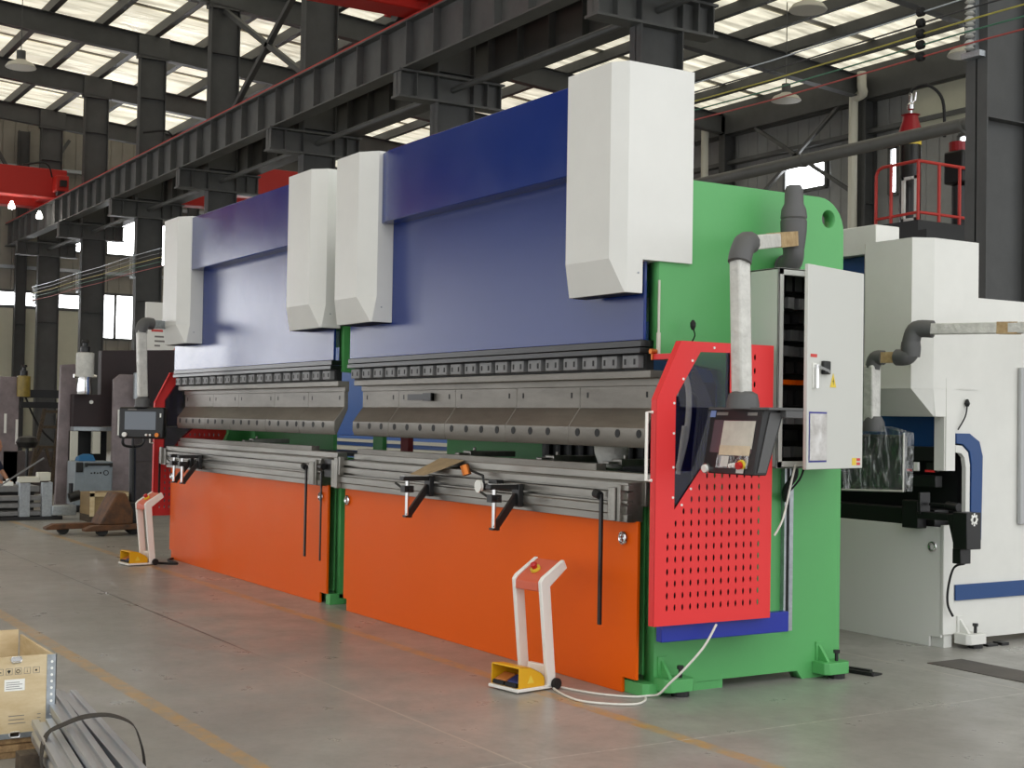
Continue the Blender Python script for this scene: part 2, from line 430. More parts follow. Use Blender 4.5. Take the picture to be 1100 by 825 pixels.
# crane corbels on each column, both sides
for x in COLX:
    m = MB()
    for z in (7.16, 7.62): m.box(x - .16, x + .16, 6.38, 8.55, z - .02, z + .02)
    m.box(x - .01, x + .01, 6.4, 8.5, 7.16, 7.62)
    for y in (6.42, 6.75, 8.2, 8.48): m.box(x - .14, x + .14, y - .01, y + .01, 7.16, 7.62)
    struct(m.build('corbel', BEAM2))
# crane runway girders with stiffeners, rail on top
GX0, GX1 = XA + 1, 2.0
for gy, nm, mm in ((6.62, 'runway_girder', BEAM2), (8.3, 'runway_girder', BEAM)):
    m = MB().ibeam((GX0, gy, 8.07), (GX1, gy, 8.07), .32, .84, .03, .02)
    x = GX0 + .5
    while x < GX1: m.box(x - .01, x + .01, gy - .15, gy + .15, 7.68, 8.46); x += 1.0
    struct(m.build(nm, mm))
    struct(MB().box(GX0, GX1, gy - .04, gy + .03, 8.5, 8.545).box(GX0, GX1, gy - .14, gy - .12, 8.5, 8.53).build('crane_rail', CRANERED))
struct(MB().cyl((GX0, 7.54, 7.42), (GX1, 7.54, 7.42), .055, n=10).build('tie_beam', BEAM2))
# cross bracing between two columns high up
for i in (3, 4):
    a, b_ = COLX[i], COLX[i + 1]
struct(MB().obox((COLX[4], 7.54, 8.7), (COLX[3], 7.54, 11.8), .12, .12).obox((COLX[4], 7.54, 11.8), (COLX[3], 7.54, 8.7), .12, .12).build('brace_beam', BEAM))

# walls
SIDEK = corrugated('dark grey cladding', (150, 151, 149), 'X', .45, 0.8)
SIDEL = corrugated('pale cladding', (150, 146, 136), 'Y', .45, 0.8)
struct(MB().box(XA, XB, 24.5, 24.7, 0, rz(24.6)).build('wall_back', SIDEK))
struct(MB().box(-48.3, -48.0, YA, 24.5, 0, rz(YA)).build('wall_end', SIDEL))
struct(MB().box(XA, XB, -20.3, -20.0, 7.4, rz(YA)).build('wall_front_added', corrugated('dark reflection cladding', (70, 71, 71), 'X', .45, 0.8)))  # added out of view, dark and raised so the blue hoods mirror it
struct(MB().box(-47.99, -47.9, -6, 9.3, 0, 5.35).build('wall_panel', CREAM))
def window(i, ax, at, a0, a1, z0, z1, bars=1):
    t = .05
    m = MB()
    def B(p0, p1, q0, q1, d0, d1):
        if ax == 'x': m.box(at + d0, at + d1, p0, p1, q0, q1)
        else: m.box(p0, p1, at - d1, at - d0, q0, q1)
    B(a0, a1, z0 - t, z0 + t, .02, .14); B(a0, a1, z1 - t, z1 + t, .02, .14)
    n = max(1, int(bars))
    for k in range(n + 1):
        c = a0 + (a1 - a0) * k / n; B(c - t, c + t, z0, z1, .02, .14)
    f = struct(m.build('window_%d' % i, BEAM2))
    m = MB(); B(a0 + t, a1 - t, z0 + t, z1 - t, .04, .06)
    struct(m.build('window_%d_pane' % i, WINDIM if a0 < -6.5 and ax == 'x' else WINLIT))
wi = 1
for a0, a1, z0, z1, nb in ((9.0, 11.45, 7.62, 9.1, 2), (6.0, 9.45, 5.42, 6.0, 3), (9.75, 11.5, 4.35, 6.1, 2), (0.0, 5.6, 5.42, 6.0, 4), (-6.0, -0.4, 5.42, 6.0, 4), (12.3, 14.2, 7.3, 9.0, 1), (14.8, 17.0, 4.35, 6.1, 2), (-19.0, -7.0, 2.0, 7.6, 8)):
    window(wi, 'x', -48.0, a0, a1, z0, z1, nb); wi += 1
for a0, a1, z0, z1, nb in ((-25.2, -23.46, 8.46, 9.36, 1), (-18.6, -17.2, 8.3, 9.15, 1), (-28.6, -27.9, 8.9, 9.2, 1), (-21.0, -20.7, 7.9, 9.2, 1)):
    window(wi, 'y', 24.5, a0, a1, z0, z1, nb); wi += 1
# wall posts, girts and braces on the back wall
for x in (-33.6, -27.67, -21.68, -15.7): struct(hcol(x, 24.0, 24.45, 0, rz(24) - .4).build('wall_column', BEAM))
for z in (6.2, 9.75, 10.67): struct(MB().box(XA, XB, 24.2, 24.45, z - .06, z + .06).build('girt_beam', BEAM2))
struct(MB().obox((-27.6, 24.1, 7.4), (-21.8, 24.1, 11.2), .1, .1).obox((-26.2, 24.1, 10.6), (-21.8, 24.1, 7.9), .1, .1).build('brace_beam', BEAM2))
struct(MB().box(-20.15, -17.2, 24.3, 24.44, 9.5, 11.0).build('wall_panel', CREAM))
struct(MB().box(XA, -10, 24.0, 24.4, rz(24.2) - .95, rz(24.2) - .25).build('eave_beam', BEAM))
for z in (6.9, 9.6, 10.7): struct(MB().box(-47.98, -47.8, -8, 24, z - .06, z + .06).build('girt_beam', ZINC))
for y in (7.0, 13.6, 19): struct(hcol(-47.7, y - .2, y + .2, 0, 12).build('wall_column', BEAM))
struct(MB().obox((-47.4, 5.6, 11.8), (-47.4, 7.1, 9.3), .12, .12).obox((-47.4, 8.6, 11.8), (-47.4, 7.1, 9.3), .12, .12).build('brace_beam', BEAM2))
# roof bracing pipes of the far bay
struct(MB().cyl((-21.7, 12.5, 11.9), (-15.7, 18, 11.5), .04, n=8).cyl((-15.7, 12.5, 11.9), (-21.7, 18, 11.5), .04, n=8).cyl((-21.7, 15.2, 11.6), (-15.7, 15.2, 11.6), .05, n=8).build('roof_tie_beam', BEAM2))
# rain pipe
tag(MB().tube([(-21.4, 23.7, 11.3), (-21.4, 23.7, 10.9), (-21.45, 23.8, 10.72), (-21.75, 23.85, 10.66), (-21.85, 23.85, 10.4), (-21.85, 23.85, 5.0)], .13, 10, 4).build('drain_pipe', PIPEW, smooth=True), 'white bent rain drain pipe on the dark cladding wall', 'pipe')
tag(MB().cyl((-28.2, 23.75, 11.4), (-28.2, 23.75, 5.0), .12, n=10).build('drain_pipe', PIPEW, smooth=True), 'straight pale rain pipe in the far wall corner, partly behind the big white cover', 'pipe')
# duct pipe
d = MB().cyl((-10.9, 9.0, 5.17), (4, 9.0, 5.29), .085, n=16)
for x in (-8.2, -5.4, -2): d.cyl((x - .02, 9, 5.19), (x + .02, 9, 5.19), .1, n=16)
tag(d.build('duct_pipe', DUCT, smooth=True), 'long grey horizontal pipe running past the big grey column', 'pipe')

# bus wires along the column row on porcelain insulators
WZ = [5.51, 5.64, 5.76, 5.88, 6.0]
for z, m_, lb in zip(WZ, (WIRER, COPPERGREEN, WIREY, BLACK, ZINC), ('red overhead conductor wire, lowest of the run along the columns', 'green overhead conductor wire just above the red one', 'yellow overhead conductor wire above the green one', 'black overhead conductor wire above the yellow one', 'bare grey overhead wire, topmost of the run')):
    pts = []
    for x in [3] + COLX:
        pts.append((x, 7.0, z))
    q = []
    for a, b_ in zip(pts, pts[1:]):
        q += [a, ((a[0] + b_[0]) / 2, 7.0, z - .03)]
    tag(MB().tube(q + [pts[-1]], .0095, 6).build('overhead_wire', m_), lb, 'wire')
for i, x in enumerate(COLX):
    r = thing('insulator_bracket', ('stack of white porcelain insulators on the big grey column', 'insulator stack behind the tall white cover of the tall press', 'insulator stack on the column above the blue panel', 'insulator stack above the white covers at the machine gap', 'insulator stack on the column behind the far machine end', 'insulator stack on the column beside the tall daylit window', 'insulator stack on the column between the two window bands', 'insulator stack on the column farthest down the row')[i], 'insulator', (x, 7.1, 5.4))
    MB().box(x - .03, x + .03, 7.1, 7.16, 5.42, 6.1).box(x - .12, x + .12, 7.06, 7.16, 5.38, 5.44).build('bracket', ZINC, r)
    for z in WZ:
        MB().lathe([(.03, -.055), (.055, -.04), (.03, -.015), (.055, 0), (.055, .02), (.03, .05)], (x, 7.05, z), n=12).build('insulator', INSUL, r, smooth=True)
    if i == 0:
        for z in WZ: MB().lathe([(.01, -.05), (.05, -.03), (.05, .03), (.01, .05)], (x - .62, 7.0, z), (1, 0, 0), 10).build('wire_clamp', RUBBER, r, smooth=True)

# hanging high bay lamps
def lamp(loc, zt, label, s=1.0):
    r = thing('high_bay_lamp', label, 'lamp', loc)
    x, y, z = loc
    MB().lathe([(.36 * s, 0), (.37 * s, .015), (.30 * s, .11), (.16 * s, .17), (.12 * s, .2)], loc, n=24).build('lamp_shade', LAMPM, r, smooth=True)
    MB().lathe([(.33 * s, .0), (.34 * s, .012)], (x, y, z + .001), n=24).build('lens', PAPER, r)
    MB().cyl((x, y, z + .2), (x, y, z + .42), .11 * s, n=14).build('ballast', BEAM2, r)
    MB().cyl((x, y, z + .42), (x, y, zt), .012, n=6).build('hanging_rod', BEAM2, r)
lamp((-19.2, 18.85, 9.42), rz(18.85) - .1, 'hanging bell lamp over the far bay, beside the bright square window')
lamp((-13.6, 14.2, 9.5), rz(14.2) - .1, 'hanging lamp cut by the top edge, above the red and yellow wires')
lamp((-29.0, 2.85, 9.9), rz(2.85) - .1, 'hanging bell lamp under the roof rafters above the far red crane')
lamp((-13.7, 18.8, 9.35), rz(18.8) - .1, 'hanging lamp half hidden behind the big grey column')

# red overhead cranes
def crane(x0, x1, y0, y1, z0, z1, label, endy, lamps=()):
    r = thing('overhead_crane', label, 'crane', ((x0 + x1) / 2, endy, 8.58))
    for xa in (x0, x1):
        m = MB().hexa([(xa - .3, y0, z0), (xa + .3, y0, z0), (xa + .3, y1, z0 + .12), (xa - .3, y1, z0 + .12), (xa - .3, y0, z1), (xa + .3, y0, z1), (xa + .3, y1, z1), (xa - .3, y1, z1)])
        m.build('girder', CRANERED, r, bevel=.02)
    MB().box(x0 - .9, x1 + .9, endy - .2, endy + .2, 8.72, 9.22).build('end_carriage', CRANERED, r, bevel=.02)
    for xa in (x0 - .6, x1 + .6): MB().cyl((xa, endy - .12, 8.76), (xa, endy + .12, 8.76), .18, n=18).build('wheel', BEAM, r)
    MB().box(x1 + .9, x1 + 1.05, endy - .1, endy + .1, 8.85, 9.05).build('buffer', RUBBER, r)
    MB().tube([(x1 + .5, endy - .25, 9.2), (x1 + .7, endy - .5, 9.6), (x1 + .6, endy - 1.2, 9.5)], .03, 6, 5).build('power_cable', RUBBER, r)
    for p in lamps:
        MB().lathe([(.03, .2), (.09, .06), (.11, 0), (.09, -.05), (.02, -.07)], p, n=14).build('work_lamp', LIT, r, smooth=True)
    return r
crane(-15.4, -13.0, -18, 6.7, 8.45, 9.6, 'red overhead crane girder crossing the top edge above the blue machines', 6.62)
crane(-43.5, -41.0, -18, 6.9, 8.45, 9.5, 'red overhead crane with lit work lamps at the far end of the hall', 6.62, [(-40.9, 5.2, 8.15), (-41.2, 6.15, 7.95), (-40.6, 6.75, 8.2)])
rb = crane(-36.5, -33.6, 8.3, 24, 8.05, 8.95, 'red overhead crane seen behind the columns above the far white covers', 8.3)
m = MB()
for k in range(3): m.obox((-33.29, 9.2 + k * .5, 8.4), (-33.29, 9.5 + k * .5, 8.9), .02, .16)
m.build('hazard_stripe', YELLOW, rb)
# ------------------------------------------------------------------ the tandem press brakes
def cover(r, xl, xc, xr, ych, back=.315, m=WHITE):
    """white bevelled cylinder cover: front face, chamfers, and an in-leaning lower front"""
    c = xr - xc; xll = xl - c * .6
    zt, zk, zb, yf, yb = 3.462, 2.385, 2.2, -.2, -.145
    b = MB()
    def ring(z, f, cc):  # plan outline at height z
        return [(xll, back, z), (xll, f + cc, z), (xll + cc * 1.0, f, z), (xr - cc * c / (ych - yf) if cc else xr, f, z), (xr, f + cc, z), (xr, back, z)]
    cc = ych - yf
    notch = back > .1
    nb = -.03 if notch else .028
    def R(z, f, cc, bk): return [(xll, bk, z), (xll, f + cc, z), (xl if cc > .01 else xll + .005, f, z), (xc if cc > .01 else xr - .005, f, z), (xr, f + cc, z), (xr, bk, z)]
    low = [(xll, nb, zb), (xll, yb + .012, zb), (xll + .01, yb, zb), (xr - .01, yb, zb), (xr, yb + .012, zb), (xr, nb, zb)]
    b.loft([low, R(zk, yf, cc, nb)])
    o1 = b
    b.loft([R(zk, yf, cc, nb), R(zt, yf, cc, nb)])
    if notch: b.box(xll, xr, nb, back, zk, zt)
    bmesh.ops.remove_doubles(b.bm, verts=b.bm.verts, dist=1e-4)
    o = b.build('cylinder_cover', m, r)
    s = MB()
    for z in (2.31,): s.cyl((xr - .002, min(nb, -.03) - .03, z), (xr + .003, min(nb, -.03) - .03, z), .006, n=8)
    s.build('screw', ZINC, o)
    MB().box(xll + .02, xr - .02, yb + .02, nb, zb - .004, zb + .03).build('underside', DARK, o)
    return o

def side_frame(r, x0, x1, m=GREEN, deep=.6):
    y0, y1, zt = .1, 1.5, 2.86
    out = [(y0, .05), (1.16, .05), (1.2, .0), (1.5, .0)] + arc(1.3, 2.66, .2, 0, 90, 8) + [(.1, zt), (.1, 1.86), (deep - .05, 1.80), (deep, 1.7), (deep, 1.3), (deep - .05, 1.2), (deep - .05, 1.12), (.1, 1.1)]
    hs = [[(1.375 + .055 * math.cos(t * PI / 8), 2.735 + .055 * math.sin(t * PI / 8)) for t in range(16)]]
    o = plate('side_frame', out, hs, 'x', (x0 + x1) / 2, x1 - x0, m, r)
    return o

def foot(r, x, y, m=GREEN, s=1):
    """levelling foot: pad, wedge gusset and jack bolt, sticking out along +x*s"""
    o = MB().prism([(x, y - .1), (x + s * .1, y - .1), (x + s * .125, y - .075), (x + s * .125, y + .075), (x + s * .1, y + .1), (x, y + .1)], 'z', .03, .1).build('levelling_foot', m, r, bevel=.004)
    MB().prism([(x, .1), (x + s * .085, .1), (x, .2)], 'y', y - .055, y - .035).box(x - .005 * s, x + .008 * s, y - .075, y - .015, .1, .21).build('gusset', m, o)
    b = MB().cyl((x + s * .07, y + .03, .0), (x + s * .07, y + .03, .15), .011, n=10)
    b.cyl((x + s * .07, y + .03, .145), (x + s * .07, y + .03, .165), .019, n=6).build('jack_bolt', BLACK, o)
    MB().cyl((x + s * .07, y + .03, 0), (x + s * .07, y + .03, .03), .05, n=14).build('base_pad', BLACK, o)

def guard(r, xg, s, yrail=True):
    """red perforated side guard with a tinted window; s=+1 on the right end, -1 on the left end"""
    K = [(-.075, .425), (.695, .425), (.7, 1.934), (.045, 1.934), (-.115, 1.617), (-.115, .425)]
    win = [(.013, 1.635), (.177, 1.879), (.386, 1.882), (.386, 1.43), (.179, 1.237), (.011, 1.033)]
    holes = [win]
    # staircase of slotted holes, 14 columns
    def slot(y, z):
        return [(y - .0075, z), (y - .006, z + .01), (y, z + .02), (y + .006, z + .01), (y + .0075, z), (y + .006, z - .01), (y, z - .02), (y - .006, z - .01)]
    for j in range(13):
        z = .518 + j * .0635
        for i in range(13):
            y = -.03 + i * .0527
            zl = 1.033 + (y - .011) * 1.21
            if z + .05 > zl: continue
            if y < .0 and z > .98: continue
            holes.append(slot(y, z))
    for j in range(4):
        for i in range(2): holes.append(slot(.51 + i * .053, 1.64 + j * .0745))
    K = [(-.115, .425), (.695, .425), (.7, 1.934), (.045, 1.934), (-.115, 1.617)]
    holes = [h[::-1] for h in holes]
    o = plate('side_guard', K, holes, 'x', xg, .004, RED, r)
    b = MB(); d = .045
    def fl(p, q): b.hexa([(xg - s * d, p[0], p[1]), (xg, p[0], p[1]), (xg, p[0] + .003, p[1]), (xg - s * d, p[0] + .003, p[1]), (xg - s * d, q[0], q[1]), (xg, q[0], q[1]), (xg, q[0] + .003, q[1]), (xg - s * d, q[0] + .003, q[1])])
    fl((-.115, .425), (-.115, 1.617)); fl((-.115, 1.617), (.045, 1.934))
    b.box(min(xg, xg - s * d), max(xg, xg - s * d), .045, .7, 1.931, 1.934)
    b.build('flange', RED, o)
    plate('window_pane', [(y + (.5 * .0), z) for y, z in [(.0, 1.64), (.17, 1.893), (.4, 1.896), (.4, 1.42), (.19, 1.23), (-.002, .99)]], [], 'x', xg - s * .008, .004, PEXI, o)
    h = MB().tube([(xg + s * .002 - s * .03, -.118, 1.55), (xg - s * .03, -.155, 1.55), (xg - s * .03, -.155, 1.19), (xg - s * .03, -.118, 1.19)], .009, 8)
    h.build('grab_handle', WHITEGL, o)
    c = MB()
    for y, z in ((.06, 1.73), (.0, 1.6), (.0, 1.44), (.0, 1.26), (.0, 1.1), (.12, 1.83), (.27, 1.905), (.4, 1.75), (.4, 1.6), (.12, 1.145), (.06, 1.06), (.25, 1.3)): c.cyl((xg, y, z), (xg + s * .006, y, z), .007, n=8)
    c.build('screw', PAPER, o)
    return o

def support_arm(r, x, yo=-.29, zb=.84, z=1.095, ins=0):
    a = MB().box(x - .03, x + .03, yo, -.06, z - .022, z + .008)
    o = a.build('support_arm', BLACK, r, bevel=.003)
    MB().box(x - .024, x + .024, yo + .012, -.07, z + .008, z + .012).build('slide_strip', CHROME, o)
    MB().cyl((x, yo + .045, z - .02), (x, yo + .045, zb), .014, n=12).build('adjusting_rod', CHROME, o)
    MB().obox((x, yo + .05, zb - .005), (x, -.085, z - .06), .026, .042).box(x - .022, x + .022, yo + .025, yo + .075, zb - .014, zb).build('brace', BLACK, o)
    MB().box(x - .03, x + .03, yo + .01, yo + .08, z - .10, z - .055).tube([(x - .02, yo + .03, z - .08), (x - .09, yo + .0, z - .04)], .008, 6).cyl((x + .03, yo + .045, z - .078), (x + .06, yo + .045, z - .078), .012, n=10).build('clamp_lever', BLACK, o)
    MB().box(x - .04, x + .04, -.095, -.06, z - .13, z + .01).build('carriage', BLACK, o, bevel=.004)
    return o

def press_brake(name, label, xa, xb, xg_out, covers, hood, arms, end):
    """xa..xb: front panel; end = +1 when the outer end is the right one"""
    r = thing(name, label, 'press brake', ((xa + xb) / 2, .7, 0), 0, 'pair of blue press brakes standing end to end')
    # structure
    side_frame(r, xb - .06, xb + .03, deep=.6 if end > 0 else 1.2)
    side_frame(r, xa - .03, xa + .06, deep=1.2 if end > 0 else .6)
    x0, x1 = xa + .06, xb - .06
    MB().box(x0, x1, 1.15, 1.25, .3, 1.1).build('rear_beam', GREEN, r)
    MB().box(x0, x1, .16, 1.3, 2.2, 2.82).build('upper_body', GREEN, r)
    MB().box(x0, x1, .09, .13, .1, 1.05).build('table_core', GREEN, r)
    # ram
    rm = MB().box(xa + (-.03 if end > 0 else -.06), xb - .012, .03, .05, 1.95, 3.0).build('ram', BLUE, r, bevel=.004)
    hx0, hx1 = hood
    b = MB()
    pl = [(hx0, -.06), (hx0 + .2, -.1), (hx1, -.1), (hx1, .12), (hx0, .12)]
    b.prism(pl, 'z', 2.925, 3.447)
    b.build('top_hood', BLUE, r, bevel=.006)
    for c in covers: cover(r, *c)
    # clamping
    xr0, xr1 = xa + .0, xb - .02
    MB().box(xr0 - .02, xr1 + .01, .012, .1, 1.912, 1.95).box(xr0 - .02, xr1 + .01, .004, .1, 1.876, 1.908).build('clamp_rail', mat('black oxide steel', (17, 17, 18), 0.3, 0.0), r, bevel=.003)
    MB().box(xr0, xr1, .06, .11, 1.785, 1.88).build('clamp_backing', DARK, r)
    n = 19; pitch = (xr1 - xr0) / n
    for i in range(n):
        c = xr0 + pitch * (i + .5)
        k = MB().box(c - .072, c + .072, .018, .062, 1.796, 1.868).build('clamp_block', CLAMP, r, bevel=.004)
        for q in (-.052, .034): MB().box(c + q, c + q + .016, .0162, .02, 1.815, 1.847).build('bolt_slot', DARK, k)
    hb = MB()
    hb.prism([(.06, 1.742), (.06, 1.784), (.16, 1.784), (.16, 1.70), (.125, 1.70), (.125, 1.742)], 'x', xr0 - .005, xr1 + .035)
    hb.build('tool_holder', TOOL, r, bevel=.003)
    # upper tooling in segments, goose-neck profile
    prof = [(.135, 1.715), (.135, 1.575), (.052, 1.462), (.05, 1.392), (.066, 1.352), (.074, 1.352), (.1, 1.41), (.17, 1.56), (.17, 1.715)]
    cuts = [xr0, xr0 + .62, xr0 + 1.48, xr0 + 2.28, xr0 + 3.0, xr1] if end > 0 else [xr0, xr0 + .85, xr0 + 1.55, xr0 + 2.45, xr0 + 3.2, xr1 - .0]
    for a, c in zip(cuts, cuts[1:]):
        t = MB().prism(prof, 'x', a + .0015, c - .0015).build('upper_punch', TOOL, r, bevel=.003)
        x = a + .1
        while x < c - .03:
            MB().cyl((x, .06, 1.43), (x, .049, 1.43), .024, n=12).build('tool_bolt', DARK, t)
            x += .2
        for x in (a + .08, c - .09): MB().box(x - .008, x + .008, .1335, .137, 1.635, 1.668).build('bolt_slot', DARK, t)
    # lower: front panel and slotted table rail
    zt = .95
    outl = [(xa + .06, .0), (xb - .125, .0), (xb - .125, .085), (xb, .085), (xb, zt), (xa, zt), (xa, .09), (xa + .06, .09)]
    MB().prism(outl, 'y', -.0, .02).build('front_panel', ORANGE, r, bevel=.003)
    MB().box(xa + .1, xb + .02, .12, .6, .0, .06).build('bed_plate', GREEN, r)
    rp = [(-.05, .945), (-.05, .985), (-.062, .99), (-.062, 1.035), (-.05, 1.04), (-.05, 1.052), (-.02, 1.052), (-.02, 1.066), (-.056, 1.066), (-.056, 1.108), (-.02, 1.112), (-.02, 1.124), (-.056, 1.124), (-.056, 1.162), (.05, 1.165), (.05, .945)]
    MB().prism(rp, 'x', xa - .0, xb - .02).build('table_rail', STEEL, r, bevel=.0015)
    MB().box(xa + .02, xb - .0, .05, .17, 1.03, 1.166).box(xa + .02, xb + .03, .06, .15, 1.166, 1.212).build('lower_die', STEEL, r, bevel=.004)
    MB().prism([(.07, 1.212), (.14, 1.212), (.14, 1.25), (.112, 1.25), (.105, 1.235), (.098, 1.25), (.07, 1.25)], 'x', xa + .06, xb - .5).build('die_insert', TOOL, r)
    for x, s in ((xa + .06, 1), (xb - .12, 1)):
        e = MB().torus((x + (.0), -.012, .853), (0, 1, 0), .03, .009, 18, 8).cyl((x, -.004, .853), (x, .0, .853), .022, n=14)
        e.build('lifting_eye', CHROME, r, smooth=True)
    # end stops, adjusting blocks and the hanging ruler strips
    for x in ((xb - .2, ) if end > 0 else (xb - .2,)):
        MB().box(x - .012, x + .012, -.112, -.098, .37, 1.09).build('ruler_strip', BLACK, r)
        MB().cyl((x - .012, -.105, 1.085), (x - .06, -.105, 1.095), .024, n=12).build('locking_knob', RUBBER, r)
    MB().cyl((xb - .115, -.085, .955), (xb - .115, -.085, 1.135), .032, n=16).build('gauge_cylinder', STEEL, r, smooth=True)
    MB().box(xb - .075, xb - .045, -.09, -.04, .95, 1.15).box(xb - .045, xb - .0, -.075, -.04, .95, .99).box(xb - .045, xb - .0, -.075, -.04, 1.05, 1.065).box(xb - .045, xb + .01, -.075, -.04, 1.12, 1.15).build('end_bracket', STEEL, r, bevel=.002)
    if end > 0:
        MB().box(xa - .03, xa + .03, -.085, -.05, .945, 1.18).box(xa + .06, xa + .085, -.09, -.05, 1.05, 1.19).cyl((xa - .07, -.06, .95), (xa - .07, -.06, 1.16), .028, n=14).build('end_bracket', STEEL, r, bevel=.002)
    else:
        MB().box(xa - .14, xa + .02, -.07, .02, .97, 1.14).box(xa - .12, xa - .06, -.09, -.07, .98, 1.15).build('end_bracket', STEEL, r, bevel=.002)
        MB().box(xa - .17, xa - .155, -.08, -.06, .6, 1.1).build('ruler_strip', BLACK, r)
        MB().box(xb + .03, xb + .2, -.05, .03, 1.02, 1.16).cyl((xb + .02, -.08, 1.1), (xb + .08, -.08, 1.1), .026, n=12).build('coupling_block', BLACK, r)
        MB().box(xb + .07, xb + .085, -.1, -.09, .36, 1.06).build('ruler_strip', BLACK, r)
    for x in arms: support_arm(r, x)
    # back gauge fingers seen between tooling and table
    for x in ([xa + 1.45, xa + 2.5, xb - .55] if end > 0 else [xa + 1.6]):
        g = MB().box(x - .05, x + .05, .25, .62, 1.235, 1.275).box(x - .03, x + .03, .17, .26, 1.245, 1.262).cyl((x + .02, .3, 1.275), (x + .02, .3, 1.30), .012, n=8)
        g.build('back_gauge_finger', STEEL, r, bevel=.003)
    MB().box(x0, x1, .5, .56, 1.16, 1.2).build('gauge_beam', BLACK, r)
    # feet
    if end > 0:
        for y in (.2, 1.38): foot(r, xb + .03, y)
        MB().prism([(xb - .13, .02), (xb + .035, .02), (xb + .06, .045), (xb + .06, .13), (xb - .13, .13)], 'z', .0, .07).build('foot_block', GREEN, r, bevel=.003)
    else:
        MB().box(xb - .05, xb + .03, .02, .15, .0, .085).build('foot_block', GREEN, r, bevel=.003)
        MB().box(xa - .06, xa + .02, .05, .15, .0, .07).build('foot_block', GREEN, r, bevel=.003)
    return r

R1 = press_brake('press_brake', 'tall blue press brake with orange front panel, red side guard and open electrical cabinet', -3.77, 0.0, 0,
                 [(-.452, -.03, .05, -.135), (-3.6, -3.21, -3.08, -.1, .028)], (-3.12, -.5), (-2.26, -1.12), 1)
R2 = press_brake('press_brake', 'farther blue and orange press brake with a grey screen panel hanging beyond its end', -8.03, -4.09, 0,
                 [(-4.545, -4.09, -3.985, -.1, .028), (-7.8, -7.37, -7.24, -.1, .028)], (-7.42, -4.6), (-7.18, -6.94), -1)
# right end of the near machine
G1 = guard(R1, .3, 1)
m = MB().box(.2, .25, -.02, .885, .328, .442).box(.03, .2, .3, .36, .34, .42).box(.03, .2, .7, .76, .34, .42).build('guard_slide_rail', GUARDBLUE, R1, bevel=.004)
MB().box(.03, .28, .05, .09, 1.84, 1.87).box(.03, .28, .55, .59, .6, .64).build('guard_bracket', RED, R1)
# hoses and dark shapes behind the tinted window
hz = MB()
for k in range(7):
    q = k * .022
    hz.tube([(.17, .36 - q, .95), (.18, .37 - q, 1.3), (.2, .33 - q * .6, 1.6), (.19, .22 - q * .2, 1.8 - q)], .011, 6, 6)
hz.build('hose_bundle', mat('grey ribbed hose', (92, 94, 100), 0.4), R1, smooth=True)
MB().tube([(.22, .1, 1.25), (.22, .155, 1.45), (.22, .165, 1.66), (.2, .13, 1.8), (.18, .08, 1.84)], .016, 8, 6).tube([(.23, .09, 1.22), (.23, .13, 1.48)], .013, 8).tube([(.24, .02, 1.6), (.24, .035, 1.66)], .01, 6).tube([(.24, .06, 1.64), (.24, .075, 1.72)], .013, 6).build('white_hose', PAPER, R1, smooth=True)
MB().box(.06, .14, .12, .42, 1.0, 1.72).build('slide_plate', DARK, R1)
MB().box(.225, .235, -.06, .66, .44, 1.0).box(.225, .235, .42, .66, 1.0, 1.92).build('hole_shade_sheet', DARK, R1)  # added dark sheet standing in for the shade behind the guard holes
MB().cyl((.045, .09, 1.98), (.045, .09, 2.28), .007, n=8).cyl((.045, .09, 1.86), (.045, .09, 1.99), .012, n=8).build('sensor_rod', PIPEW, R1)
MB().cyl((.05, .03, 1.885), (.05, .07, 1.885), .014, n=10).box(.045, .055, .04, .05, 1.84, 1.9).build('sensor_clamp', COPPER, R1)
MB().tube([(.06, .3, 1.93), (.1, .3, 1.98), (.12, .27, 2.02)], .004, 6, 4).lathe([(.008, -.02), (.016, 0), (.016, .02), (.006, .035)], (.12, .27, 2.03), n=10).build('proximity_sensor', RUBBER, R1)
# white bag / plastic wrapped measuring head hanging behind the table
MB().lathe([(.02, 0), (.07, .02), (.1, .1), (.115, .19), (.1, .215)], (-.67, .3, 1.2), n=18).build('wrapped_laser_head', PLASTIC if False else WRAP, R1, smooth=True)
bd = MB().box(-2.2, -.1, .8, .9, 1.15, 1.5)
for k in range(14): bd.cyl((-2.1 + k * .14, .79, 1.25), (-2.1 + k * .14, .79, 1.42), .03, n=10)
bd.build('gauge_drive', BLACK, R1)
MB().box(-4.69, -4.55, .95, 1.0, 1.1, 1.5).build('gauge_post', DARKRED, R2)
MB().box(-5.09, -4.9, .88, .92, 1.1, 1.5).build('gauge_column', GREEN, R2)
MB().box(-3.7, -2.25, .86, .9, 1.0, 1.5).build('gauge_cross_plate', GREEN, R1)
MB().box(-7.9, -5.9, .86, .9, 1.0, 1.5).build('gauge_cross_plate', GREEN, R2)
# cable channel on the green side
MB().box(.03, .065, 1.055, 1.085, .295, 1.24).box(.03, .06, 1.02, 1.035, .4, 1.24).build('cable_channel', ZINC, R1)
MB().box(.03, .055, 1.035, 1.055, .4, 1.24).build('slotted_duct', BLACK, R1)

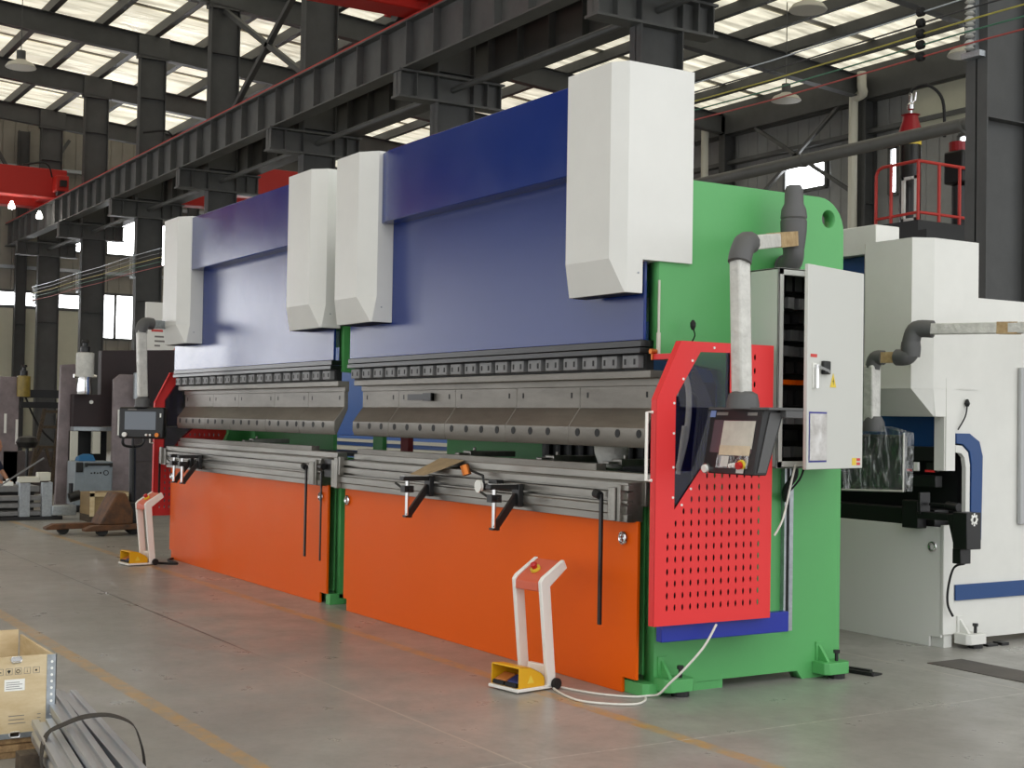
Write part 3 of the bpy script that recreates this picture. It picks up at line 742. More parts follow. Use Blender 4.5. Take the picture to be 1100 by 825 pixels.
# electrical cabinet with its door ajar
E1 = MB()
cx0, cx1, cy0, cy1, cz0, cz1 = .03, .275, .757, 1.39, 1.25, 2.38
E1.box(cx0, cx1, cy0, cy0 + .012, cz0, cz1).box(cx0, cx1, cy1 - .012, cy1, cz0, cz1).box(cx0, cx1, cy0, cy1, cz0, cz0 + .012).box(cx0, cx1, cy0, cy1, cz1 - .012, cz1).box(cx0, cx0 + .012, cy0, cy1, cz0, cz1)
E1.box(cx1 - .012, cx1, cy0, cy0 + .04, cz0, cz1).box(cx1 - .012, cx1, cy0, cy1, cz0, cz0 + .04).box(cx1 - .012, cx1, cy0, cy1, cz1 - .04, cz1)
CAB = E1.build('electrical_cabinet', CABGREY, R1, bevel=.003)
MB().box(cx0 + .012, cx0 + .02, cy0 + .02, cy1 - .02, cz0 + .02, cz1 - .02).build('mounting_plate', DARK, CAB)
rr = random.Random(3)
cols = [GREYPL, BLACK, CLAMP, BLACK, PIPEW, BLACK, GREYPL]
z = cz0 + .06; i = 0
while z < cz1 - .1:
    h = rr.uniform(.05, .09) if i != 4 else .028; b = MB(); y = cy0 + .05
    while y < cy0 + .3:
        w = rr.uniform(.03, .07); b.box(cx0 + .02, cx0 + rr.uniform(.12, .21), y, y + w, z, z + h); y += w + .012
    b.build('switch_gear', ORANGE if i == 4 else cols[i % 7], CAB); z += h + .035; i += 1
th = math.radians(16)
hx, hy = cx1 + .004, cy1
def D(u, v, z):   # u along the door from the hinge, v out of the door face
    return (hx + u * math.sin(th) + v * math.cos(th), hy - u * math.cos(th) + v * math.sin(th), z)
def dbox(u0, u1, v0, v1, z0, z1):
    return MB().hexa([D(u0, v0, z0), D(u1, v0, z0), D(u1, v1, z0), D(u0, v1, z0), D(u0, v0, z1), D(u1, v0, z1), D(u1, v1, z1), D(u0, v1, z1)])
dbox(0, .633, 0, .025, cz0, cz1 + .005).build('cabinet_door', CABGREY, CAB, bevel=.004)
U = .633
dbox(U - .085, U - .05, .025, .032, 1.70, 1.84).build('handle_plate', PAPER, CAB, bevel=.003)
b = MB().obox(D(U - .068, .045, 1.83), D(U - .068, .045, 1.7), .014, .016)
b.obox(D(U - .068, .05, 1.82), D(U - .19, .05, 1.795), .02, .016); b.obox(D(U - .068, .026, 1.82), D(U - .068, .05, 1.82), .02, .02)
b.build('lever_handle', CHROME, CAB)
dbox(U - .215, U - .145, .025, .05, 1.78, 1.855).build('latch_box', BLACK, CAB, bevel=.006)
dbox(U - .1, U - .03, .0255, .0265, 1.872, 1.89).build('red_label', INKR, CAB)
# warning triangle
tri = MB()
def Tr(u, z, v): return D(u, v, z)
for (pts, v0, v1, mm, nm) in (([(U - .245, 1.71), (U - .315, 1.71), (U - .28, 1.79)], .0255, .0275, SIGNY, 'warning_sign'), ([(U - .279, 1.765), (U - .287, 1.74), (U - .28, 1.742), (U - .285, 1.722), (U - .272, 1.748), (U - .279, 1.747)], .0277, .0285, INK, 'lightning_mark')):
    b = MB(); A = [b.bm.verts.new(D(u, v0, z)) for u, z in pts]; B = [b.bm.verts.new(D(u, v1, z)) for u, z in pts]
    b.bm.faces.new(A); b.bm.faces.new(B[::-1])
    for q in range(len(pts)): b.bm.faces.new((A[q], B[q], B[(q + 1) % len(pts)], A[(q + 1) % len(pts)]))
    b.build(nm, mm, CAB)
pk = dbox(U - .215, U - .02, .0255, .0265, 1.27 + .02, 1.57).build('pocket_border', INKB, CAB)
dbox(U - .208, U - .027, .027, .031, 1.30, 1.56).build('document_pocket', mat('crumpled foil pocket', (225, 224, 222), 0.25, bump=1.0, bscale=9, mott=0.2, mscale=8, rgb2=(176, 172, 168)), CAB)
dbox(.075, .125, .0255, .0265, 1.268, 1.31).build('sticker', SIGNY, CAB)
for q in range(2): dbox(.03, .07, .0255, .0265, 1.268 + q * .024, 1.284 + q * .024).build('sticker', INKR, CAB)
MB().tube([(.16, 1.0, 1.26), (.17, .99, 1.2), (.12, .97, 1.12), (.06, 1.03, 1.06)], .02, 8, 5).tube([(.2, 1.04, 1.26), (.2, 1.0, 1.18), (.1, .98, 1.08)], .006, 6, 5).build('cable_harness', RUBBER, CAB)

# swing arm with the tilted control panel
A1 = MB().cyl((.03, 1.03, 2.42), (.1, .98, 2.42), .07, n=16).tube([(.05, 1.0, 2.42), (.16, .95, 2.42), (.21, .925, 2.46), (.215, .92, 2.53)], .06, 12, 4)
ARM = A1.build('swing_arm', GREYPL, R1, smooth=True)
MB().lathe([(.062, 2.50), (.066, 2.53), (.074, 2.6), (.076, 2.66), (.07, 2.67), (.076, 2.68), (.07, 2.73), (.055, 2.76), (.052, 2.84), (.04, 2.865)], (.215, .92, 0), n=18).build('pivot_joint', GREYPL, ARM, smooth=True)
jy = Vector((.235, .885, 2.555)); je = Vector((.575, .26, 2.445)); dd = (je - jy).normalized()
MB().obox(jy, jy + dd * .3, .088, .082).build('taped_tube', KRAFT, ARM)
MB().obox(jy + dd * .29, je, .08, .076).build('arm_tube', WRAP, ARM, bevel=.006)
MB().tube([je - dd * .02, je + dd * .05 + Vector((0, 0, -.005)), je + dd * .1 + Vector((0, 0, -.05)), (.632, .155, 2.33)], lambda t: .062, 12, 5).build('elbow', GREYPL, ARM, smooth=True)
MB().obox((.628, .16, 2.345), (.622, .19, 1.655), .082, .082, (0, 1, 0)).build('drop_tube', WRAP, ARM, bevel=.012)
MB().lathe([(.05, .09), (.075, .075), (.085, .03), (.087, 0)], (.62, .2, 1.575), n=18).build('swivel_cap', GREYPL, ARM, smooth=True)
def control_panel(parent, TL, TR, BL, BR, back, wrap=False):
    pass
px0, px1 = .385, .79
PAN = MB().prism([(.19, 1.572), (.32, 1.575), (.32, 1.53), (.215, 1.235), (.125, 1.235)], 'x', px0, px1).build('control_panel', BLACK, ARM, bevel=.006)
MB().box(px0 - .015, px1 + .05, .18, .42, 1.568, 1.582).box(px1 + .0, px1 + .045, .3, .42, 1.53, 1.57).build('panel_shelf', GREYPL, ARM, bevel=.003)
MB().prism([(.23, 1.555), (.31, 1.555), (.205, 1.25), (.15, 1.25)], 'x', px1, px1 + .006).build('panel_side_plate', GREYPL, ARM)
def FP(t, z, o): # t across, z height, o offset out of the sloped face
    f = (1.572 - z) / .337
    return (px0 + t * (px1 - px0), .19 - .065 * f - o, z - o * .19)
def fplate(t0, t1, z0, z1, o0, o1, nm, mm, par=None):
    b = MB().hexa([FP(t0, z0, o0), FP(t1, z0, o0), FP(t1, z0, o1), FP(t0, z0, o1), FP(t0, z1, o0), FP(t1, z1, o0), FP(t1, z1, o1), FP(t0, z1, o1)])
    return b.build(nm, mm, par or ARM)
fplate(.1, .9, 1.345, 1.515, .0, .002, 'screen', mat('dark glossy screen', (96, 78, 84), 0.12))
fplate(.3, .9, 1.37, 1.512, .002, .006, 'protective_film', SCREENW)
fplate(.3, .88, 1.335, 1.385, .004, .008, 'protective_film', mat('stained film', (222, 206, 176), 0.35, mott=0.15, mscale=10))
fplate(.27, .87, 1.268, 1.335, .002, .005, 'wrinkled_film', PLASTIC)
fplate(.36, .5, 1.275, 1.33, .005, .006, 'wrinkled_film', WRAP); fplate(.68, .82, 1.245, 1.27, .005, .006, 'wrinkled_film', WRAP)
for t, z, rad, mm, nm in ((.1, 1.262, .028, CHROME, 'selector_ring'), (.77, 1.288, .026, BUTTONY, 'emergency_ring'), (.62, 1.285, .012, PAPER, 'push_button'), (.56, 1.282, .011, PAPER, 'push_button')):
    MB().cyl(FP(t, z, 0), FP(t, z, .014), rad, n=16).build(nm, mm, ARM)
MB().cyl(FP(.1, 1.262, .014), FP(.1, 1.262, .026), .02, n=14).build('selector_knob', PAPER, ARM)
MB().cyl(FP(.77, 1.288, .014), FP(.77, 1.288, .035), .019, n=14).build('emergency_button', BUTTONR, ARM)
for t0, t1 in ((.12, .34), (.72, .9)): fplate(t0, t1, 1.54, 1.556, .0, .001, 'maker_plate', INKG)
fplate(.0, .1, 1.53, 1.565, .0, .003, 'film_corner', mat('bluish film', (120, 140, 190), 0.3))

# left end of the far machine: mirrored guard and its own control panel
G2 = guard(R2, -8.3, -1)
MB().box(-8.28, -8.06, .15, 1.3, .0, .42).build('base_block', GREEN, R2, bevel=.005)
lx, ly = -7.62, -.46
a2 = MB().tube([(-7.9, .1, 2.4), (-7.72, -.25, 2.4), (-7.66, -.38, 2.4)], .05, 10)
AR2 = MB().obox((-7.95, .2, 2.4), (-7.68, -.36, 2.4), .07, .08).build('swing_arm', ZINC, R2, bevel=.005)
MB().tube([(-7.69, -.34, 2.4), (-7.66, -.42, 2.4), (-7.63, -.46, 2.36), (-7.62, -.47, 2.3)], .06, 12, 4).build('elbow', GREYPL, AR2, smooth=True)
MB().obox((lx, ly - .01, 2.33), (lx, ly + .02, 1.66), .09, .09, (0, 1, 0)).build('drop_tube', WRAP, AR2, bevel=.012)
MB().lathe([(.045, .1), (.07, .08), (.08, 0)], (lx, ly + .02, 1.56), n=16).build('swivel_cap', GREYPL, AR2, smooth=True)
pr = Matrix.Rotation(math.radians(52), 4, 'Z')
def LP(u, v, z):
    q = pr @ Vector((u, v, 0)); return (lx + q.x, ly + .03 + q.y, z)
def lbox(u0, u1, v0, v1, z0, z1, nm, mm, bev=0.0):
    return MB().hexa([LP(u0, v0, z0), LP(u1, v0, z0), LP(u1, v1, z0), LP(u0, v1, z0), LP(u0, v0, z1), LP(u1, v0, z1), LP(u1, v1, z1), LP(u0, v1, z1)]).build(nm, mm, AR2, bevel=bev)
lbox(-.235, .235, -.05, .04, 1.245, 1.56, 'control_panel', BLACK, .02)
lbox(-.17, .15, -.053, -.049, 1.335, 1.515, 'screen', SCREEN)
lbox(-.14, -.05, -.052, -.049, 1.53, 1.54, 'maker_plate', INKG)
lbox(.19, .205, -.052, -.049, 1.46, 1.5, 'label', PAPER)
for u, rad, mm, nm in ((-.165, .024, PAPER, 'selector_knob'), (.06, .011, PAPER, 'push_button'), (.1, .011, PAPER, 'push_button'), (.17, .022, COPPER, 'emergency_button')):
    MB().cyl(LP(u, -.05, 1.285), LP(u, -.075, 1.285), rad, n=14).build(nm, mm, AR2)
# ------------------------------------------------------------------ foot switch stands
def foot_stand(loc, rot, label):
    r = thing('foot_switch_stand', label, 'foot switch', loc, 0, 'foot switch stands of the two machines')
    x, y, _ = loc
    def o(m): return m
    W = .125
    b = MB().box(x - W, x + W, y - .15, y + .14, .008, .026)
    b.build('base_plate', WHITEGL, r, bevel=.003)
    prof = [(.075, .01), (.138, .01), (.082, .572), (.209, .668), (.183, .716), (.03, .625), (.01, .6)]
    for s in (-1, 1):
        MB().prism([(y + a, c) for a, c in prof], 'x', x + s * (W - .0) - (.028 if s > 0 else 0), x + s * W + (0 if s > 0 else .028)).build('leg', WHITEGL, r, bevel=.005)
    cp = [(.012, .545), (.045, .545), (.07, .59), (.185, .68), (.176, .71), (.03, .615), (.014, .595)]
    c = MB().prism([(y + a, q) for a, q in cp], 'x', x - W + .03, x + W - .03).build('console', mat('coral orange plastic', (206, 92, 62), 0.4), r, bevel=.006)
    n = Vector((0, -.095, .146)).normalized(); p = Vector((x - .005, y + .085, .656)) + n * .006
    MB().cyl(p - n * .008, p + n * .006, .03, n=20).build('emergency_ring', BUTTONY, c)
    MB().cyl(p + n * .006, p + n * .03, .016, n=16).lathe([(.02, .02), (.022, .03), (.015, .038)], p, n, 16).build('emergency_button', BUTTONR, c, smooth=True)
    # yellow pedal hood, open towards the operator
    h = MB()
    sp = [(-.135, .026), (-.135, .134), (-.125, .142), (-.05, .136), (.03, .098), (.055, .07), (.055, .026)]
    for s in (-1, 1):
        x0 = x + s * .118
        h.prism([(y + a, q) for a, q in sp], 'x', min(x0, x0 - s * .006), max(x0, x0 - s * .006))
    tp = [(-.135, .135), (-.125, .142), (-.05, .136), (.03, .098), (.055, .07), (.055, .026), (.049, .026), (.049, .067), (.027, .092), (-.052, .130), (-.125, .136)]
    h.prism([(y + a, q) for a, q in tp], 'x', x - .118, x + .118)
    h.box(x - .118, x + .118, y - .133, y - .05, .026, .03)
    hd = h.build('pedal_hood', YELLOW, r, bevel=.002)
    MB().prism([(y - .075, .05), (y - .025, .05), (y - .05, .095)], 'x', x + .118, x + .1195).build('warning_sign', SIGNY, hd)
    for s, mm in ((-1, COPPER), (1, mat('pedal blue', (36, 52, 110), 0.45))):
        xc = x + s * .052
        MB().prism([(y - .125, .03), (y - .02, .03), (y - .02, .075), (y - .055, .085), (y - .125, .058)], 'x', xc - .044, xc + .044).build('pedal', mm if s > 0 else mat('pedal orange', (196, 120, 60), 0.45), r, bevel=.003)
        MB().box(xc - .046, xc + .046, y - .14, y - .122, .03, .052).build('pedal_front', RUBBER, r)
    for s in (-1, 1):
        MB().cyl((x + s * .128, y + .125, .032), (x + s * .148, y + .125, .032), .032, n=18).cyl((x + s * .148, y + .125, .032), (x + s * .151, y + .125, .032), .012, n=12).build('wheel', RUBBER, r, bevel=.003)
    MB().box(x - .07, x + .07, y + .09, y + .12, .05, .13).build('junction_box', WHITEGL, r, bevel=.004)
    r.rotation_euler = (0, 0, rot)
    return r
F1 = foot_stand((-.475, -.425, 0), math.radians(9), 'white foot switch stand with yellow pedal hood before the large orange panel')
F2 = foot_stand((-7.56, -.47, 0), math.radians(6), 'farther white foot switch stand near the end of the row, beside the grey screen panel')
tag(MB().tube([(-.45, -.26, .02), (-.37, -.244, .008), (-.13, -.173, .008), (.03, -.05, .008), (.06, .05, .01), (.13, .06, .03), (.2, .08, .1), (.26, .13, .18), (.31, .22, .3), (.315, .3, .415)], .0065, 8, 6)
    .tube([(-.45, -.25, .02), (-.32, -.312, .008), (-.03, -.365, .008), (.13, -.27, .008), (.2, -.15, .008), (.15, -.05, .008), (.09, -.0, .008)], .0065, 8, 6).build('power_cable', CABLEW, smooth=True), 'white cable looping over the floor from the foot stand to the red guard', 'cable')
tag(MB().tube([(.29, .885, 1.27), (.31, .84, 1.19), (.33, .76, .98), (.32, .705, .88)], .006, 6, 5).build('power_cable', CABLEW, smooth=True), 'thin white cable hanging from the open cabinet to the guard edge', 'cable')
tag(MB().tube([(-7.55, -.3, .012), (-7.4, -.12, .01), (-7.75, -.1, .01), (-7.9, .05, .01), (-7.6, .09, .01)], .012, 8, 6).build('power_cable', RUBBER, smooth=True), 'black cable behind the farther foot switch stand', 'cable')
tag(MB().obox((-.09, 1.66, .012), (.1, 1.7, .012), .03, .02).obox((-.02, 1.6, .012), (.17, 1.64, .012), .03, .02).obox((.02, 1.65, .006), (.17, 1.68, .006), .1, .01).build('floor_bracket', BLACK), 'flat black metal strip on the floor by the green rear foot', 'metal strip')
tag(MB().prism([(-2.42, -.2), (-2.06, -.16), (-1.96, .02), (-2.3, .03)], 'z', 1.213, 1.217).box(-2.36, -2.2, -.26, -.1, 1.112, 1.117).build('cardboard_sheet', CARD), 'piece of brown cardboard lying on the slotted table above the left support arm', 'cardboard') if False else None
cb = MB(); cb.hexa([(-2.36, -.17, 1.11), (-2.17, -.17, 1.11), (-2.17, .06, 1.218), (-2.36, .06, 1.218), (-2.36, -.17, 1.115), (-2.17, -.17, 1.115), (-2.17, .06, 1.223), (-2.36, .06, 1.223)])
cb.hexa([(-2.17, -.17, 1.11), (-2.03, -.08, 1.165), (-2.03, .06, 1.214), (-2.17, .06, 1.218), (-2.17, -.17, 1.115), (-2.03, -.08, 1.17), (-2.03, .06, 1.219), (-2.17, .06, 1.223)])
tag(cb.build('cardboard_sheet', CARD), 'creased brown cardboard lying on a support arm of the near table', 'cardboard')
gz = thing('magnetic_gauge', 'small dial gauge with copper knob on the table rail between the two arms', 'gauge', (-1.5, -.12, 1.1))
MB().cyl((-1.45, -.17, 1.075), (-1.45, -.15, 1.075), .04, n=20).build('dial', PAPER, gz)
MB().tube([(-1.45, -.12, 1.07), (-1.47, -.12, 1.14), (-1.6, -.15, 1.175)], .009, 8).box(-1.5, -1.42, -.15, -.06, 1.05, 1.09).box(-1.4, -1.3, -.12, -.07, 1.08, 1.12).build('gauge_arm', BLACK, gz)
MB().cyl((-1.6, -.16, 1.14), (-1.62, -.17, 1.2), .03, n=14).build('copper_knob', COPPER, gz)
tag(MB().box(-2.98, -2.6, .118, .134, 1.628, 1.672).box(-2.72, -2.6, .105, .134, 1.622, 1.678).build('tool_stop', BLACK), 'black stop block fixed on the pale upper punch near the machine gap', 'stop block')

# ------------------------------------------------------------------ white press brake to the right
W1 = thing('press_brake', 'white press brake with dark blue ram behind the green machine', 'press brake', (-2.2, 3.6, 0))
wx = -.35
MB().prism([(-4.4, .0), (-.47, .0), (-.47, .07), (wx - .02, .07), (wx - .02, .815), (-4.4, .815)], 'y', 2.85, 2.87).build('front_panel', mat('front panel light grey paint', (226, 226, 221), 0.4, bump=0.05), W1, bevel=.003)
MB().box(wx - .03, wx, 2.85, 2.955, .09, .83).build('corner_post', MACHWHITE, W1, bevel=.004)
out = [(2.955, .1), (2.955, .72), (3.205, .72), (3.205, 1.3), (3.17, 1.4), (3.08, 1.44), (2.96, 1.44), (2.95, 1.2), (2.85, 1.2), (2.85, 1.75), (3.17, 1.76), (3.17, 2.394), (4.75, 2.394), (4.75, .0), (3.9, .0), (3.85, .05), (3.0, .05)]
MB().prism(out, 'x', wx - .09, wx - .005).build('side_frame', MACHWHITE, W1)
MB().prism([(2.955, .72), (3.215, .72), (3.225, 1.3), (3.19, 1.4), (3.09, 1.455), (2.955, 1.455), (2.955, 1.385), (3.02, 1.38), (3.09, 1.33), (3.11, 1.24), (3.11, .9), (2.955, .8)], 'x', wx - .01, wx + .012).build('throat_plate', MACHBLUE, W1, bevel=.004)
MB().prism([(2.955, 1.375), (3.02, 1.37), (3.08, 1.325), (3.10, 1.24), (3.10, .82), (3.06, .82), (3.06, 1.22), (3.045, 1.29), (3.01, 1.32), (2.955, 1.325)], 'x', wx - .03, wx + .004).build('throat_edge', MACHWHITE, W1)
MB().box(wx, wx + .012, 2.96, 4.75, .318, .425).build('stripe', MACHBLUE, W1, bevel=.002)
MB().box(wx, wx + .03, 3.6, 4.3, .82, 1.925).build('side_cover', mat('grey door paint', (176, 178, 178), 0.45), W1, bevel=.006)
MB().box(-4.4, wx - .05, 2.93, 3.0, 1.35, 2.74).build('ram', MACHBLUE, W1, bevel=.004)
MB().box(-4.4, -1.0, 2.86, 3.1, 2.742, 2.95).build('top_hood', MACHWHITE, W1, bevel=.005)
c = MB()
pk = [(-.92, 3.178), (-.92, 2.665), (-.85, 2.6), (-.425, 2.6), (wx, 2.733), (wx, 3.178)]
def rg(z, p): return [(a, b_, z) for a, b_ in p]
lowp = [(-.92, 2.945), (-.92, 2.76), (-.9, 2.75), (wx - .01, 2.75), (wx, 2.76), (wx, 2.945)]
pk2 = [(-.92, 2.945), (-.92, 2.665), (-.85, 2.6), (-.425, 2.6), (wx, 2.733), (wx, 2.945)]
c.loft([rg(1.567, lowp), rg(1.753, pk2)]); c.loft([rg(1.7535, pk), rg(2.775, pk)])
MB_c = c.build('cylinder_cover', MACHWHITE, W1)
MB().box(wx - .06, wx + .004, 2.86, 2.95, 1.2, 1.76).build('guide_block', MACHWHITE, W1)
MB().box(wx - .3, wx + .002, 2.86, 3.16, 1.76, 1.83).build('cover_base', MACHWHITE, W1)
# dark tooling zone
MB().box(-4.3, wx - .1, 3.1, 3.2, .8, 1.4).build('throat_back', DARK, W1)
MB().box(-4.3, wx - .08, 2.88, 2.98, 1.26, 1.36).box(-4.3, wx - .12, 2.9, 2.97, 1.08, 1.16).box(-4.3, wx - .09, 2.86, 3.0, .80, .93).build('tooling', BLACK, W1, bevel=.004)
for k in range(6): MB().box(-.52 - k * .2, -.43 - k * .2, 2.865, 2.89, 1.19, 1.25).build('clamp', BLACK, W1).name = 'clamp'
for k in range(4): MB().box(-.53 - k * .2, -.45 - k * .2, 2.862, 2.87, 1.185, 1.2).build('red_clamp_tab', RED, W1)
MB().box(-.62, -.585, 2.85, 2.87, 1.19, 1.25).build('clamp_tab', PAPER, W1)
MB().torus((-.44, 2.84, .68), (0, 1, 0), .028, .009, 18, 8).build('lifting_eye', CHROME, W1, smooth=True)
MB().box(-.64, -.5, 2.76, 2.85, .8, .99).box(-.48, -.46, 2.74, 2.84, .9, 1.05).box(-.44, -.3, 2.8, 2.84, .96, .98).cyl((-.3, 2.82, .97), (-.2, 2.82, .96), .03, n=12).build('end_stop', BLACK, W1, bevel=.004)
AC = MB().box(-.5, -.18, 2.75, 2.83, .87, .92).prism([(-.22, .92), (-.07, .925), (-.04, .87), (-.04, .72), (-.16, .72), (-.2, .86)], 'y', 2.72, 2.84).build('laser_arm', BLACK, W1, bevel=.004)
MB().box(-.13, -.015, 2.68, 2.82, .7, .94).box(-.15, -.08, 2.7, 2.8, .6, .7).build('laser_box', BLACK, AC, bevel=.005)
gm = MB()
for k in range(8):
    a = k * PI / 4; gm.obox((-.014, 2.75 + .022 * math.cos(a), .895 + .026 * math.sin(a)), (-.014, 2.75 + .034 * math.cos(a), .895 + .042 * math.sin(a)), .012, .004, (1, 0, 0))
gm.torus((-.014, 2.75, .895), (1, 0, 0), .022, .007, 18, 6).build('gear_mark', PAPER, AC)
MB().tube([(-.1, 2.76, .6), (-.22, 2.8, .56), (-.3, 2.84, .42), (-.32, 2.86, .3), (-.31, 2.9, .22)], .008, 6, 5).build('cable', RUBBER, AC)
MB().lathe([(.012, 0), (.02, .02), (.008, .05)], (wx + .01, 3.06, 1.64), (0, 0, 1), 10).tube([(wx + .01, 3.06, 1.64), (wx + .02, 3.03, 1.57), (wx + .01, 2.97, 1.48)], .005, 6, 4).build('sensor_lead', RUBBER, W1)
foot(W1, wx, 3.06, MACHWHITE)
MB().box(-.5, -.37, 2.88, 2.96, 0, .09).build('foot_block', MACHWHITE, W1)
MB().box(wx + .02, wx + .1, 3.33, 3.4, .0, .02).box(wx + .03, wx + .09, 3.2, 3.3, 0, .015).build('base_pad', BLACK, W1)
# wrapped control panel on its arm
A3 = MB().obox((.75, 2.75, 2.12), (-.14, 2.42, 2.13), .08, .07).build('swing_arm', WRAP, W1, bevel=.006)
MB().tube([(.72, 2.74, 2.12), (.8, 2.78, 2.12), (.82, 2.86, 2.12), (.77, 2.95, 2.12)], .055, 12, 5).build('elbow', GREYPL, A3, smooth=True)
MB().obox((.78, 2.93, 2.12), (-.26, 4.25, 2.15), .08, .07).build('arm_tube', WRAP, A3, bevel=.006)
MB().cyl((-.24, 4.23, 2.15), (-.36, 4.35, 2.15), .07, n=16).build('pivot_joint', GREYPL, A3)
MB().obox((.42, 2.63, 2.122), (.3, 2.585, 2.125), .084, .076).build('taped_tube', KRAFT, A3)
MB().tube([(-.1, 2.44, 2.13), (-.2, 2.4, 2.13), (-.23, 2.385, 2.06), (-.23, 2.38, 1.98)], .058, 12, 5).lathe([(.06, 1.95), (.064, 2.0), (.064, 2.02), (.06, 2.05)], (-.23, 2.38, 0), n=16).build('elbow', GREYPL, A3, smooth=True)
MB().tube([(-.23, 2.38, 1.98), (-.25, 2.36, 1.95), (-.32, 2.35, 1.95)], .055, 12, 5).build('elbow', GREYPL, A3, smooth=True)
MB().obox((-.28, 2.355, 1.95), (-.43, 2.33, 1.95), .07, .07).build('taped_tube', KRAFT, A3)
MB().tube([(-.42, 2.33, 1.95), (-.48, 2.32, 1.945), (-.5, 2.315, 1.88)], .05, 12, 5).build('elbow', GREYPL, A3, smooth=True)
MB().obox((-.5, 2.31, 1.9), (-.5, 2.31, 1.52), .085, .085, (0, 1, 0)).build('drop_tube', WRAP, A3, bevel=.01)
MB().lathe([(.05, .1), (.07, .06), (.075, 0)], (-.49, 2.32, 1.46), n=16).build('swivel_cap', GREYPL, A3, smooth=True)
MB().box(-.71, -.215, 2.315, 2.35, 1.08, 1.44).build('control_panel', mat('dim grey panel', (58, 60, 61), 0.4), A3, bevel=.02)
MB().loft([[(-.74, 2.295, 1.055), (-.195, 2.3, 1.075), (-.195, 2.37, 1.075), (-.74, 2.37, 1.055)], [(-.75, 2.285, 1.25), (-.2, 2.29, 1.25), (-.2, 2.38, 1.25), (-.75, 2.38, 1.25)], [(-.74, 2.29, 1.44), (-.195, 2.29, 1.455), (-.195, 2.38, 1.455), (-.74, 2.38, 1.44)], [(-.6, 2.29, 1.485), (-.38, 2.29, 1.495), (-.38, 2.37, 1.495), (-.6, 2.37, 1.485)]]).build('plastic_wrap', PLASTIC, A3)
MB().cyl((-.74, 2.285, 1.06), (-.195, 2.285, 1.078), .007, n=6).cyl((-.197, 2.285, 1.075), (-.195, 2.285, 1.455), .006, n=6).build('wrap_fold', WRAP, A3)
# trench covers in the floor
for i, (a, b_, c_, d_) in enumerate(((.0, .75, 2.3, 2.62), (.78, 1.5, 2.3, 2.62))):
    tag(MB().box(a, b_, c_, d_, .0, .004).build('trench_cover', mat('trench cover steel', (92, 86, 80), 0.6, mott=0.3)), ('flat steel trench cover set in the floor before the white machine', 'steel trench cover at the edge of the picture, beside the other cover')[i], 'trench cover')

# ------------------------------------------------------------------ platform with accumulators behind the white machine
PL = thing('work_platform', 'raised platform with red railing behind the white press brake', 'platform', (-7.6, 10.5, 0))
X0, X1, Y0, Y1, ZF = -7.32, -6.58, 9.5, 11.6, 4.22
MB().box(X0, X1, Y0, Y1, 4.08, ZF).box(X0 - .1, X1 + .15, Y0, Y1, 3.9, 4.08).build('deck', mat('dark deck steel', (36, 37, 38), 0.5), PL)
for a, b_ in ((X0, Y0), (X1, Y0), (X0, Y1), (X1, Y1)): MB().box(a - .06, a + .06, b_, b_ + .12, 0, 3.9).build('post', BEAM, PL)
m = MB().tube([(X0, Y0, ZF), (X0, Y0, 4.9), (X0 + .04, Y0, 4.97), (X0 + .12, Y0, 5.0), (X1, Y0, 5.0)], .022, 8)
m.tube([(X1, Y0, ZF), (X1, Y0, 5.0)], .022, 8).tube([(X1, Y0, 5.0), (X1, Y1, 5.0)], .022, 8)
m.tube([(X0, Y0, ZF + .08), (X1, Y0, ZF + .1), (X1, Y1, ZF + .1)], .02, 8)
for a in (X0 + .27,): m.tube([(a, Y0, ZF), (a, Y0, 5.0)], .022, 8)
for b_ in (9.9, 10.3, 10.7, 11.1, 11.5): m.tube([(X1, b_, ZF), (X1, b_, 5.0)], .022, 8)
m.build('railing', RAILRED, PL, smooth=True)
def accumulator(x, y, label, s=1.0, lab=True):
    r = thing('accumulator', label, 'gas bottle', (x, y, ZF))
    MB().lathe([(.06, 0), (.14 * s, .03), (.145 * s, .1), (.145 * s, 1.25), (.12 * s, 1.32)], (x, y, ZF), n=22).build('bottle', mat('gloss black bottle', (22, 22, 23), 0.3), r, smooth=True)
    MB().lathe([(.15 * s, 1.2), (.16 * s, 1.22), (.15 * s, 1.34), (.11 * s, 1.46), (.1 * s, 1.52), (.13 * s, 1.54), (.04, 1.56)], (x, y, ZF), n=22).build('red_shoulder', mat('dark gloss red', (150, 24, 34), 0.3), r, smooth=True)
    MB().lathe([(.03, 1.55), (.03, 1.6), (.05, 1.62), (.05, 1.68), (.025, 1.71), (.03, 1.8), (.02, 1.85)], (x, y, ZF), n=14).tube([(x, y, ZF + 1.68), (x + .08, y, ZF + 1.73), (x + .09, y, ZF + 1.84)], .012, 6).build('valve', CHROME, r, smooth=True)
    if lab: MB().lathe([(.147 * s, 1.12), (.147 * s, 1.19)], (x, y, ZF), n=22).build('label', SIGNY, r)
    MB().tube([(x, y, ZF + 1.82), (x + .04, y + .02, ZF + 1.9), (x + .22, y + .1, ZF + 1.92), (x + .38, y + .2, ZF + 1.7), (x + .4, y + .22, ZF + 1.2)], .022, 8, 6).build('hose', RUBBER, r, smooth=True)
accumulator(-7.13, 9.95, 'tall black gas bottle with red shoulder and hose on the platform')
r = thing('pump_unit', 'black pump block with red cap and hose on the platform behind the gas bottle', 'pump', (-6.75, 10.6, ZF))
MB().box(-6.95, -6.62, 10.4, 10.7, ZF + .6, ZF + 1.05).cyl((-6.8, 10.55, ZF), (-6.8, 10.55, ZF + .6), .1, n=14).build('pump_body', BLACK, r, bevel=.03)
MB().cyl((-6.8, 10.55, ZF + 1.05), (-6.8, 10.55, ZF + 1.18), .14, n=18).build('red_cap', mat('dark gloss red', (150, 24, 34), 0.3), r)
